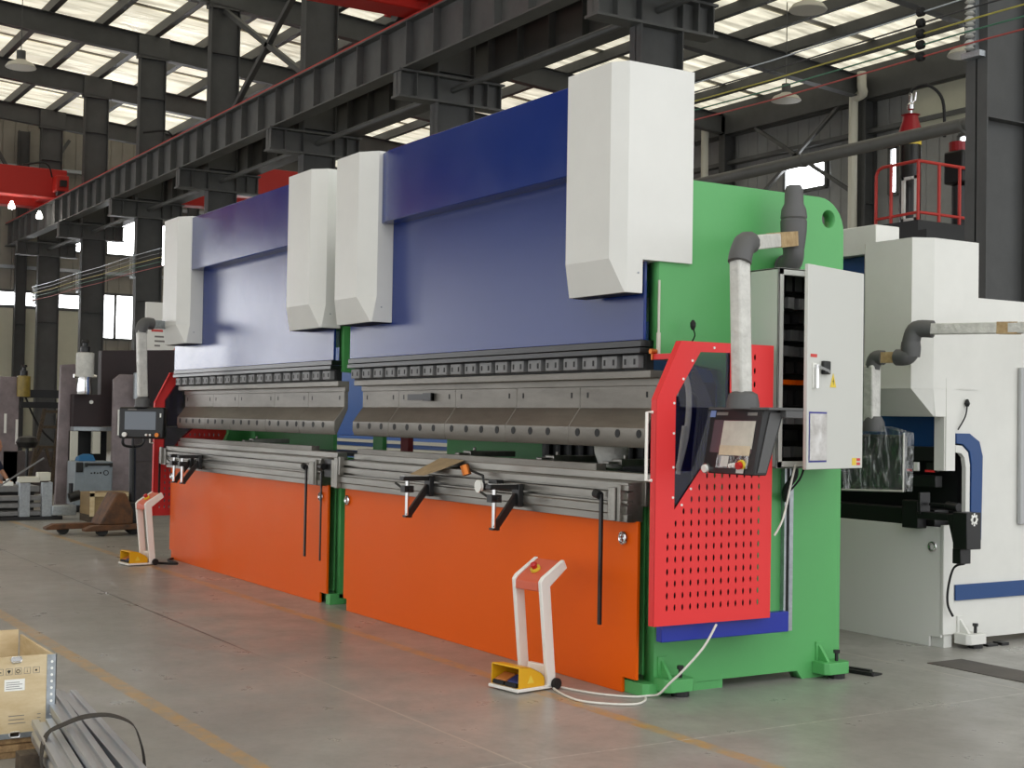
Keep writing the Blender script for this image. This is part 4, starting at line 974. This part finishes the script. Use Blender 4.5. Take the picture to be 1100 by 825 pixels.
tag(MB().box(-6.98, -6.72, 9.62, 9.66, ZF, ZF + .06).box(-6.98, -6.94, 9.62, 9.66, ZF, ZF + .62).box(-6.76, -6.72, 9.62, 9.66, ZF, ZF + .62).box(-6.98, -6.72, 9.62, 9.66, ZF + .58, ZF + .62).build('bottle_frame', MACHWHITE), 'white square tube frame beside the gas bottle on the platform', 'frame')
tag(MB().box(-6.9, -6.62, 10.8, 11.5, ZF, ZF + .48).box(-6.85, -6.7, 11.0, 11.2, ZF + .48, ZF + .8).box(-6.85, -6.7, 11.3, 11.4, ZF + .48, ZF + .75).build('tank_box', MACHWHITE, bevel=.01), 'white tank box with two upright blocks on the platform', 'tank')

# ------------------------------------------------------------------ blue machine behind, seen through the gap
B1 = thing('press_brake', 'blue machine glimpsed through the gap between the two blue press brakes', 'press brake', (-10.5, 4.4, 0))
MB().box(-14.5, -8.0, 4.0, 4.5, 0, 1.0).build('table', MIDBLUE, B1, bevel=.01)
MB().box(-14.5, -8.0, 3.96, 4.4, 1.02, 1.08).box(-14.5, -8.0, 3.94, 4.4, 1.14, 1.18).build('table_rail', PIPEW, B1)
MB().box(-14.5, -8.0, 4.1, 4.5, 1.0, 1.22).box(-14.4, -8.1, 4.3, 4.7, 1.22, 2.6).build('ram', MIDBLUE, B1, bevel=.01)
# ------------------------------------------------------------------ open crate and steel profiles close to the camera
CR = thing('wooden_crate', 'open pale plywood crate with metal edge strips, cut by the frame edge', 'crate', (-.5, -3.4, .09))
fx = -.15; y0, y1, zb, zt = -3.9, -3.066, .09, .437
MB().box(fx - .012, fx, y0, y1, zb, zt).build('front_board', PLY, CR)
MB().box(-.80, -.788, y0, y1 - .02, zb, zt + .02).build('back_board', PLY, CR)
MB().box(-.80, fx, y1 - .012, y1, zb, zt - .005).build('side_board', PLY, CR)
MB().box(-.80, fx, y0, y0 + .012, zb, zt).build('side_board', PLY, CR)
MB().box(-.80, fx, y0, y1, zb, zb + .012).build('bottom_board', PLY, CR)
e = MB().box(fx, fx + .003, y1 - .038, y1 + .003, zb - .004, zt).box(fx - .04, fx + .003, y1, y1 + .003, zb, zt).box(fx, fx + .003, y0, y1, zb - .005, zb + .018)
ed = e.build('edge_strip', ZINC, CR)
hh = MB(); z = zb + .03
while z < zt - .01: hh.cyl((fx + .003, y1 - .017, z), (fx + .0045, y1 - .017, z), .006, n=8); z += .0285
hh.build('strip_hole', PAPER, ed)
for z in (zt - .012, zb + .012):
    MB().tube([(fx + .004, y1 - .19, z), (fx + .008, y1 - .185, z + .012), (fx + .008, y1 - .15, z + .012), (fx + .004, y1 - .145, z), (fx + .008, y1 - .15, z - .012), (fx + .008, y1 - .185, z - .012), (fx + .004, y1 - .19, z)], .003, 6).box(fx, fx + .004, y1 - .188, y1 - .148, z - .008, z + .008).build('wire_clip', CHROME, CR)
MB().box(fx, fx + .001, y1 - .215, y1 - .13, zb + .2, zb + .25).build('address_label', PAPER, CR)
lb = MB()
for k in range(4): lb.box(fx + .001, fx + .0016, y1 - .208, y1 - .14 - .012 * (k % 2), zb + .208 + k * .009, zb + .2105 + k * .009)
lb.build('label_print', INKG, CR)
ic = MB(); icf = MB()
for k in range(5):
    yc = y1 - .235 + k * .038
    for s in (-1, 1):
        ic.box(fx, fx + .0012, yc - .013, yc + .013, zb + .283 + s * .013, zb + .2845 + s * .013).box(fx, fx + .0012, yc + s * .013, yc + s * .013 + .0015, zb + .27, zb + .297)
    if k == 0: icf.box(fx, fx + .0014, yc - .006, yc + .006, zb + .28, zb + .284)
    if k == 1: icf.prism([(yc - .008, zb + .288), (yc, zb + .274), (yc + .008, zb + .288), (yc, zb + .291)], 'x', fx, fx + .0014)
    if k == 2: icf.torus((fx + .0008, yc, zb + .283), (1, 0, 0), .007, .0016, 12, 5)
    if k == 3: icf.box(fx, fx + .0014, yc - .001, yc + .001, zb + .276, zb + .284).box(fx, fx + .0014, yc - .001, yc + .001, zb + .287, zb + .29)
    if k == 4: icf.box(fx, fx + .0014, yc - .004, yc + .004, zb + .279, zb + .287)
ic.build('handling_icons', INKG, CR); icf.build('handling_icons', INK, CR)
pr_ = MB()
for k, w in enumerate((.11, .11, .12)): pr_.box(fx, fx + .001, y1 - .195, y1 - .195 + w * .6, zb + .09 - k * .016, zb + .093 - k * .016).box(fx, fx + .001, y1 - .075, y1 - .06, zb + .09 - k * .016, zb + .093 - k * .016)
pr_.build('printed_lines', INKG, CR)
PAL = thing('wooden_pallet', 'rough wooden pallet boards under the plywood crate', 'pallet', (-.5, -3.45, 0))
for k, (z0, z1, x_) in enumerate(((.0, .028, -.15), (.03, .058, -.14), (.06, .0855, -.16))): MB().box(-.85, x_, -3.95, -3.075 - .004 * k, z0, z1).build('board', WOOD, PAL, bevel=.002)
BLK = tag(MB().box(.13, .22, -3.29, -2.94, .0, .098).build('timber_block', OLDWOOD, bevel=.004), 'dark timber block under the steel profiles', 'timber')
# bundle of polished steel profiles
def profile(y, z, wid, h, x0, x1, dy, label):
    a = Vector((x0, y, z)); b = Vector((x1, y + dy, z))
    m = MB(); t = (b - a); n = Vector((-t.y, t.x, 0)).normalized(); u = Vector((0, 0, 1))
    pf = [(-.5, 0), (.5, 0), (.5, .35), (.38, .5), (.38, .62), (.5, .72), (.5, 1), (.16, 1), (.16, .86), (-.16, .86), (-.16, 1), (-.5, 1), (-.5, .72), (-.38, .62), (-.38, .5), (-.5, .35)]
    m.loft([[a + n * (p * wid) + u * (q * h) for p, q in pf], [b + n * (p * wid) + u * (q * h) for p, q in pf]])
    return tag(m.build('steel_profile', BRIGHT, bevel=.002), label, 'steel bar', 'polished steel profiles tied beside the crate')
profile(-2.925, .1, .08, .105, -.5, 2.1, -.24, 'polished steel profile farthest from the crate in the tied bundle')
profile(-3.012, .1, .08, .12, -.48, 2.1, -.29, 'polished steel profile in the middle of the tied bundle')
profile(-3.155, .1, .085, .09, -.0, 2.1, -.24, 'polished steel profile nearest the crate in the tied bundle')
st = MB()
def ribbon(pts, w):
    pts = catmull([Vector(p) for p in pts], 6); rings = []
    for i, p in enumerate(pts):
        d = (pts[min(i + 1, len(pts) - 1)] - pts[max(i - 1, 0)]).normalized(); side = Vector((1, -.15, 0)).normalized(); side = (side - d * side.dot(d)).normalized(); n = d.cross(side)
        rings.append([p + side * w / 2 + n * .002, p - side * w / 2 + n * .002, p - side * w / 2 - n * .002, p + side * w / 2 - n * .002])
    return rings
st.loft(ribbon([(.56, -3.25, .02), (.5, -3.27, .12), (.36, -3.22, .2), (.36, -3.15, .238), (.41, -3.08, .27), (.48, -3.0, .28), (.54, -2.93, .25), (.56, -2.9, .18), (.55, -2.88, .1), (.52, -2.87, .02)], .06))
tag(st.build('lifting_strap', STRAP, smooth=True), 'dark webbing strap looped over the polished steel profiles', 'strap')

# ------------------------------------------------------------------ machines and clutter at the far left
def cylinder_unit(r, x, y, z, h, m, rad=.11):
    MB().lathe([(rad, 0), (rad * 1.02, .02), (rad * 1.02, h), (rad * .8, h + .01)], (x, y, z), n=18).build('hydraulic_cylinder', m, r, smooth=True)
    MB().lathe([(rad * .55, h), (rad * .55, h + .1), (rad * .3, h + .11), (rad * .3, h + .16), (rad * .5, h + .17), (rad * .4, h + .21)], (x, y, z), n=14).build('valve_cap', BLACK, r, smooth=True)
K1 = thing('unfinished_press_brake', 'unfinished press brake with dark maroon ram and pinkish side plates', 'machine', (-16.5, 1.6, 0))
MB().prism([(.82, .0), (1.11, .0), (1.11, 1.9), (1.08, 2.26), (.86, 2.24)], 'x', -16.3, -16.2).build('side_plate', PRIMER, K1, bevel=.01)
MB().prism([(1.5, .0), (1.84, .0), (1.84, 1.2), (1.9, 2.1), (1.6, 2.1), (1.5, 2.02)], 'x', -15.6, -15.5).build('side_plate', PRIMER, K1, bevel=.01)
MB().prism([(1.0, 1.27), (2.75, 1.3), (2.75, 2.54), (1.42, 2.48), (1.42, 1.78), (1.0, 1.78)], 'x', -16.15, -15.95).build('ram', MAROON, K1, bevel=.006)
MB().box(-16.1, -15.9, 1.0, 2.2, 1.21, 1.27).build('ram_edge', ZINC, K1)
MB().box(-16.1, -15.95, .95, 2.9, .0, .72).build('table', PRIMERD, K1, bevel=.01)
MB().box(-16.4, -15.97, 1.95, 3.6, .72, 1.28).build('rear_table', PRIMERD, K1, bevel=.01)
MB().box(-16.0, -15.9, .97, 1.07, .7, 1.2).box(-16.0, -15.9, 1.3, 1.42, .85, 1.2).build('tool_post', PIPEW, K1)
MB().box(-16.3, -16.2, 1.0, 1.6, .7, 1.2).build('throat_back', DARK, K1)
cylinder_unit(K1, -15.78, 1.12, 2.05, .37, WRAP, .135)
MB().lathe([(.11, 0), (.12, .05), (.1, .2), (.11, .28)], (-15.78, 1.12, 1.78), n=16).cyl((-15.78, .95, 2.06), (-15.78, 1.3, 2.06), .03, n=8).build('piston_rod', CHROME, K1, smooth=True)
cylinder_unit(K1, -15.35, 1.86, 1.72, .4, ZINC, .1)
MB().cyl((-15.92, 1.27, 1.66), (-15.94, 1.27, 1.66), .03, n=12).build('bolt_head', PAPER, K1)
MB().box(-15.48, -15.46, 1.56, 1.61, 1.15, 1.55).build('paper_tag', PAPER, K1)
K2 = thing('unfinished_press_brake', 'unfinished pinkish machine frame with an ochre wrapped cylinder at the frame edge', 'machine', (-20, .9, 0))
MB().box(-21, -20, .72, 1.06, 0, 2.12).build('side_plate', PRIMER, K2, bevel=.01)
MB().box(-21.6, -20.6, .2, .5, 0, 2.1).build('side_plate', PRIMER, K2, bevel=.01)
cylinder_unit(K2, -19.85, 1.1, 1.76, .37, GOLD, .115)
cylinder_unit(K2, -20.6, .72, 1.85, .2, ZINC, .09)
MB().box(-20.6, -20.4, 1.1, 2.4, 1.75, 1.9).build('ram_beam', BLACK, K2)
MB().box(-19.9, -19.8, 1.05, 2.3, 1.56, 1.67).build('cross_beam', BLACK, K2)
MB().box(-20.1, -20.0, .8, 2.2, .0, .78).build('table', PRIMERD, K2, bevel=.01)
MB().box(-19.98, -19.95, .8, .84, 1.1, 1.45).box(-19.98, -19.95, 1.0, 1.04, .9, 1.35).build('paper_tag', PAPER, K2)
MB().tube([(-19.9, 1.15, 1.75), (-19.9, 1.3, 1.4), (-19.9, 1.5, 1.1), (-19.9, 1.85, .8)], .02, 6, 5).build('hose', RUBBER, K2)
T1 = thing('trestle_ladder', 'dark trestle ladder standing between the two pinkish machine frames', 'ladder', (-19.6, 1.5, 0))
for (a, b_) in (((1.42, 1.55), (1.12, .35)), ((1.68, 1.55), (1.56, .35))): MB().obox((-19.6, a[0], a[1]), (-19.6, b_[0], b_[1] - .35), .07, .06).build('rail', RUST if False else OLDWOOD, T1)
for z, a, b_ in ((1.5, 1.4, 1.7), (1.22, 1.33, 1.66), (.86, 1.24, 1.62)): MB().box(-19.63, -19.57, a, b_, z - .025, z + .025).build('rung', OLDWOOD, T1)
MB().obox((-19.6, 1.38, .84), (-19.6, 1.2, .5), .05, .05).obox((-19.6, 1.46, .84), (-19.6, 1.56, .5), .05, .05).build('strut', OLDWOOD, T1)
GC = thing('tool_cabinet', 'blue grey steel cabinet with black handle bar and blue cloth on top', 'cabinet', (-15.230, 1.4, 0))
MB().box(-15.430, -14.980, 0.800, 1.362, .1, .76).build('body', GREYCAB, GC, bevel=.012)
MB().box(-14.980, -14.970, 0.933, 1.338, .12, .72).build('door', GREYCAB, GC, bevel=.004)
MB().box(-14.980, -14.950, 0.808, 0.917, .6, .75).build('black_pouch', RUBBER, GC, bevel=.02)
MB().cyl((-14.940, 0.956, .72), (-14.940, 1.346, .72), .018, n=10).box(-14.980, -14.930, 0.940, 0.972, .68, .74).box(-14.980, -14.930, 1.315, 1.346, .68, .74).build('handle_bar', BLACK, GC)
for y in (.86, 1.07, 1.3): MB().cyl((-15.030, y - .02, .05), (-15.030, y + .02, .05), .05, n=14).build('caster', RUBBER, GC)
mk = MB()
for k in range(4): mk.box(-14.970, -14.966, 1.03 + k * .045, 1.055 + k * .045, .575, .595 + .008 * (k % 2))
mk.build('stencil_mark', INK, GC); MB().torus((-14.968, 1.26, .59), (1, 0, 0), .035, .006, 16, 5).build('stencil_ring', INK, GC)
tag(MB().loft([[(-15.380, 0.894, .762), (-15.080, 0.878, .762), (-15.080, 1.128, .762), (-15.380, 1.112, .762)], [(-15.360, 0.909, .82), (-15.100, 0.894, .84), (-15.100, 1.096, .85), (-15.360, 1.096, .82)], [(-15.280, 0.956, .84), (-15.160, 0.956, .87), (-15.160, 1.050, .87), (-15.280, 1.034, .85)]]).build('blue_cloth', mat('blue cloth', (36, 96, 140), 0.8), smooth=True), 'crumpled blue cloth lying on the grey steel cabinet', 'cloth')
# pallet jack with its drawbar upright
J = thing('pallet_jack', 'rusty pallet jack with upright black handle beside the farther foot stand', 'pallet jack', (-11.1, .3, 0))
for xx, ya in ((-11.28, -.5), (-10.86, -.14)):
    f = MB().prism([(ya, .09), (ya + .1, .13), (.55, .14), (.55, .08), (ya, .06)], 'x', xx - .08, xx + .08).build('fork', RUST, J, bevel=.006)
    MB().cyl((xx - .05, ya + .22, .065), (xx + .05, ya + .22, .065), .065, n=18).build('roller', RUBBER, J)
MB().prism([(.05, .13), (.46, .13), (.46, .3), (.36, .52), (.26, .52)], 'x', -11.3, -10.84).build('pump_housing', RUST, J, bevel=.02)
MB().box(-11.12, -10.98, .44, .56, .05, .4).build('pump', BLACK, J, bevel=.02)
for s in (-1, 1): MB().cyl((-11.05 + s * .05, .52, .09), (-11.05 + s * .1, .52, .09), .09, n=18).build('steer_wheel', RUBBER, J)
MB().cyl((-11.05, .5, .35), (-11.05, .49, 1.06), .04, n=12).build('drawbar', BLACK, J)
MB().tube([(-11.05, 0.490, 1.08), (-11.0, 0.370, 1.1), (-10.99, 0.350, 1.17), (-11.0, 0.390, 1.3), (-11.05, 0.490, 1.32), (-11.1, 0.610, 1.3), (-11.11, 0.650, 1.17), (-11.1, 0.610, 1.1), (-11.05, 0.510, 1.08)], .018, 8, 4).cyl((-11.05, 0.490, 1.06), (-11.05, 0.490, 1.32), .015, n=8).build('grip_loop', BLACK, J, smooth=True)
BX = thing('wooden_crate', 'small wooden box on the floor behind the pallet jack', 'crate', (-13.2, .75, 0))
MB().box(-13.5, -13.0, .5, 1.1, .1, .4).build('body', mat('weathered box wood', (150, 126, 88), 0.75, mott=0.2, mscale=1.5, stretch=(1, 1, 5)), BX, bevel=.005)
MB().box(-13.0, -12.98, .5, .56, .08, .42).box(-13.0, -12.98, .5, 1.1, .35, .4).build('batten', PLY, BX)
MB().box(-13.5, -13.0, .5, 1.1, 0, .1).build('skid', OLDWOOD, BX)
# linear rail assembly lying on the floor
LA = thing('rail_assembly', 'grey linear rail assembly with two upright plates lying on the floor', 'machine part', (-13.8, -.2, 0))
for z in (.06, .17, .27): MB().box(-13.9, -13.7, -.75, .1, z, z + .06).build('rail', CLAMP, LA, bevel=.004)
MB().box(-13.98, -13.92, -.75, .3, 0, .05).box(-13.68, -13.64, -.75, .3, 0, .05).build('skid', BLACK, LA)
for y in (-.28, .02): MB().box(-13.75, -13.65, y, y + .14, .02, .52).build('upright_plate', ZINC, LA, bevel=.004)
MB().box(-13.8, -13.6, .15, .48, .06, .2).build('carriage', ZINC, LA, bevel=.01)
MB().cyl((-13.7, .4, .3), (-13.7, .55, .34), .07, n=14).cyl((-13.7, .42, .3), (-13.7, .42, .5), .03, n=10).build('motor', BLACK, LA)
MB().box(-13.75, -13.6, -.3, -.02, .52, .6).box(-13.75, -13.6, -.05, .12, .54, .66).build('bearing_block', PIPEW, LA, bevel=.01)
tag(MB().obox((-13.6, -.6, .45), (-13.6, .02, .86), .02, .02).build('steel_rod', CLAMP), 'thin steel rod leaning over the rail assembly on the floor', 'rod')
WB = thing('work_bench', 'low dark steel bench behind the rail assembly at the frame edge', 'bench', (-15, 0, 0))
MB().box(-15.3, -14.6, -.9, .2, .34, .42).build('bench_top', CLAMP, WB); MB().box(-15.2, -14.7, -.9, .15, .06, .34).build('bench_body', BLACK, WB)
for s in ((-15.2, .1), (-14.7, .1), (-15.2, -.85), (-14.7, -.85)): MB().box(s[0] - .03, s[0] + .03, s[1] - .03, s[1] + .03, 0, .1).build('leg', BLACK, WB)
for i, (y, m_, l) in enumerate(((-.2, PAPER, 'small white part on the low dark bench, nearest the frame edge'), (-.02, ZINC, 'small bright part on the low dark bench, beside the stand'))):
    tag(MB().box(-14.85, -14.7, y - .06, y + .06, .42, .48).cyl((-14.78, y, .48), (-14.78, y, .52), .03, n=10).build('machine_part', m_, bevel=.01), l, 'part')
SD = thing('lamp_stand', 'black round headed stand before the pinkish frames', 'stand', (-17.0, .55, 0))
MB().cyl((-17, .55, .0), (-17, .55, .95), .025, n=10).cyl((-17, .55, 0), (-17, .55, .03), .18, n=18).build('pole', BLACK, SD)
MB().lathe([(.02, -.1), (.14, -.08), (.18, 0), (.14, .08), (.03, .11)], (-17, .55, 1.0), n=18).build('head', BLACK, SD, smooth=True)
# notice board behind the far machine
NB = thing('notice_board', 'white notice board with red lettering behind the far white cover', 'sign', (-18, 3.3, 0))
MB().box(-18.1, -18.0, 2.75, 4.3, 2.5, 3.46).build('board', PAPER, NB)
for y in (2.85, 4.2): MB().box(-18.15, -18.1, y, y + .08, 0, 3.46).build('post', BEAM, NB)
tx = MB(); tg = MB()
tx.box(-18.0, -17.995, 2.84, 3.06, 2.94, 2.98).box(-18.0, -17.995, 2.84, 3.04, 2.56, 2.6)
for k, w in enumerate((.28, .3, .1)): tg.box(-18.0, -17.995, 2.9, 2.9 + w, 2.84 - k * .08, 2.87 - k * .08)
tx.build('red_lettering', INKR, NB); tg.build('grey_lettering', INKG, NB)
MB().prism([(3.2, 2.5), (3.6, 2.5), (3.6, 2.66), (3.26, 2.66)], 'x', -18.0, -17.994).build('orange_stripe', mat('orange print', (232, 120, 74), 0.6), NB)
# two flat marks on wall - machine column left of banner
# crouching worker at the frame edge
def person(loc, rotz, label):
    r = thing('person', label, 'person', loc, 0)
    J_ = {'pel': (0, 0, .36), 'spn': (.12, 0, .55), 'chs': (.27, 0, .72), 'nck': (.36, 0, .84), 'hd': (.42, 0, .95),
          'lsh': (.29, .19, .78), 'lel': (.42, .24, .55), 'lwr': (.56, .2, .38), 'rsh': (.29, -.19, .78), 'rel': (.42, -.24, .55), 'rwr': (.56, -.18, .38),
          'lhp': (0, .1, .34), 'lkn': (.34, .17, .36), 'lan': (.08, .16, .08), 'lto': (.26, .17, .04), 'rhp': (0, -.1, .34), 'rkn': (.3, -.17, .2), 'ran': (-.06, -.15, .08), 'rto': (.1, -.17, .04)}
    def skin(name, chain, rad, m, par):
        names = []
        for a, b_ in chain:
            for q in (a, b_):
                if q not in names: names.append(q)
        me = bpy.data.meshes.new(name); me.from_pydata([J_[n] for n in names], [(names.index(a), names.index(b_)) for a, b_ in chain], [])
        o = bpy.data.objects.new(name, me); COL.objects.link(o); me.materials.append(m); o.parent = par
        md = o.modifiers.new('skin', 'SKIN'); md.use_smooth_shade = True
        for i, n in enumerate(names):
            v = me.skin_vertices[0].data[i]; v.radius = (rad[n], rad[n]); v.use_root = (i == 0)
        o.modifiers.new('sub', 'SUBSURF').levels = 1
        return o
    rad = dict(pel=.13, spn=.13, chs=.15, nck=.055, hd=.085, lsh=.07, lel=.045, lwr=.03, rsh=.07, rel=.045, rwr=.03, lhp=.09, lkn=.06, lan=.045, lto=.035, rhp=.09, rkn=.06, ran=.045, rto=.035)
    body = skin('body', [('pel', 'spn'), ('spn', 'chs'), ('chs', 'nck'), ('nck', 'hd'), ('chs', 'lsh'), ('lsh', 'lel'), ('lel', 'lwr'), ('chs', 'rsh'), ('rsh', 'rel'), ('rel', 'rwr'), ('pel', 'lhp'), ('lhp', 'lkn'), ('lkn', 'lan'), ('lan', 'lto'), ('pel', 'rhp'), ('rhp', 'rkn'), ('rkn', 'ran'), ('ran', 'rto')], rad, SKIN, r)
    rad2 = {k_: v + .022 for k_, v in rad.items()}
    J_['lmid'] = (.45, .232, .51); J_['rmid'] = (.45, -.228, .51); rad2['lmid'] = .055; rad2['rmid'] = .055
    skin('shirt', [('pel', 'spn'), ('spn', 'chs'), ('chs', 'lsh'), ('lsh', 'lel'), ('lel', 'lmid'), ('chs', 'rsh'), ('rsh', 'rel'), ('rel', 'rmid')], rad2, NAVY, r)
    skin('trousers', [('pel', 'lhp'), ('lhp', 'lkn'), ('lkn', 'lan'), ('pel', 'rhp'), ('rhp', 'rkn'), ('rkn', 'ran')], {k_: v + .014 for k_, v in rad.items()}, BEAM, r)
    for s in (1, -1):
        b = MB(); bx = Vector(loc) + Vector((.56, .19 * s, .38))
        b.loft([[bx + Vector((0, -.04, .012)), bx + Vector((0, .04, .012)), bx + Vector((0, .04, -.012)), bx + Vector((0, -.04, -.012))], [bx + Vector((.06, -.042, -.03)), bx + Vector((.06, .042, -.03)), bx + Vector((.05, .042, -.055)), bx + Vector((.05, -.042, -.055))]])
        for k in range(4): b.tube([bx + Vector((.05, -.032 + k * .021, -.04)), bx + Vector((.09, -.034 + k * .022, -.065 - .004 * (k % 2))), bx + Vector((.1, -.034 + k * .022, -.095))], .009, 6)
        b.tube([bx + Vector((.015, -.04 * s, -.005)), bx + Vector((.04, -.065 * s, -.03)), bx + Vector((.07, -.06 * s, -.05))], .010, 6)
        b.build('hand', SKIN, body, smooth=True)
    h = Vector(loc) + Vector(J_['hd'])
    MB().lathe([(.02, -.13), (.06, -.11), (.08, -.05), (.088, .02), (.075, .08), (.03, .11)], h + Vector((.01, 0, 0)), (-.25, 0, 1), 16).lathe([(.014, -.02), (.02, -.01), (.006, .02)], h + Vector((.09, 0, -.02)), n=8).cyl(h + Vector((0, .085, -.02)), h + Vector((0, .1, -.02)), .02, n=8).cyl(h + Vector((0, -.1, -.02)), h + Vector((0, -.085, -.02)), .02, n=8).build('head', SKIN, body, smooth=True)
    MB().lathe([(.09, .0), (.094, .04), (.08, .09), (.03, .12)], h + Vector((-.012, 0, .0)), (-.25, 0, 1), 16).build('hair', BLACK, r, smooth=True)
    r.rotation_euler = (0, 0, rotz)
    return r
person((-17.6, -.22, 0), math.radians(60), 'person in navy shirt crouching at the frame edge by the pinkish machines')

# ------------------------------------------------------------------ light, camera, view
w = bpy.data.worlds.new('World'); S.world = w; w.use_nodes = True
bg = w.node_tree.nodes['Background']; bg.inputs['Color'].default_value = (0.97, 0.985, 1.0, 1); bg.inputs['Strength'].default_value = 0.62
cam = bpy.data.cameras.new('camera'); co = bpy.data.objects.new('camera', cam); COL.objects.link(co)
cam.sensor_width = 36; cam.lens = 48.77; cam.clip_end = 300
Rr = Vector((0.52710381, 0.84963657, 0.01671165)); Dn = Vector((-0.01282012, 0.02761349, -0.99953646)); Fw = Vector((-0.84970419, 0.52664523, 0.02544762))
mtx = Matrix((Rr, -Dn, -Fw)).transposed().to_4x4(); mtx.translation = Vector((6.10072821, -4.60671835, 1.5))
co.matrix_world = mtx
S.camera = co
vs = S.view_settings
vs.view_transform = 'Standard'; vs.look = 'None'; vs.gamma = 1; vs.exposure = 1.48; vs.use_curve_mapping = False
S.cycles.max_bounces = 6; S.cycles.transparent_max_bounces = 8
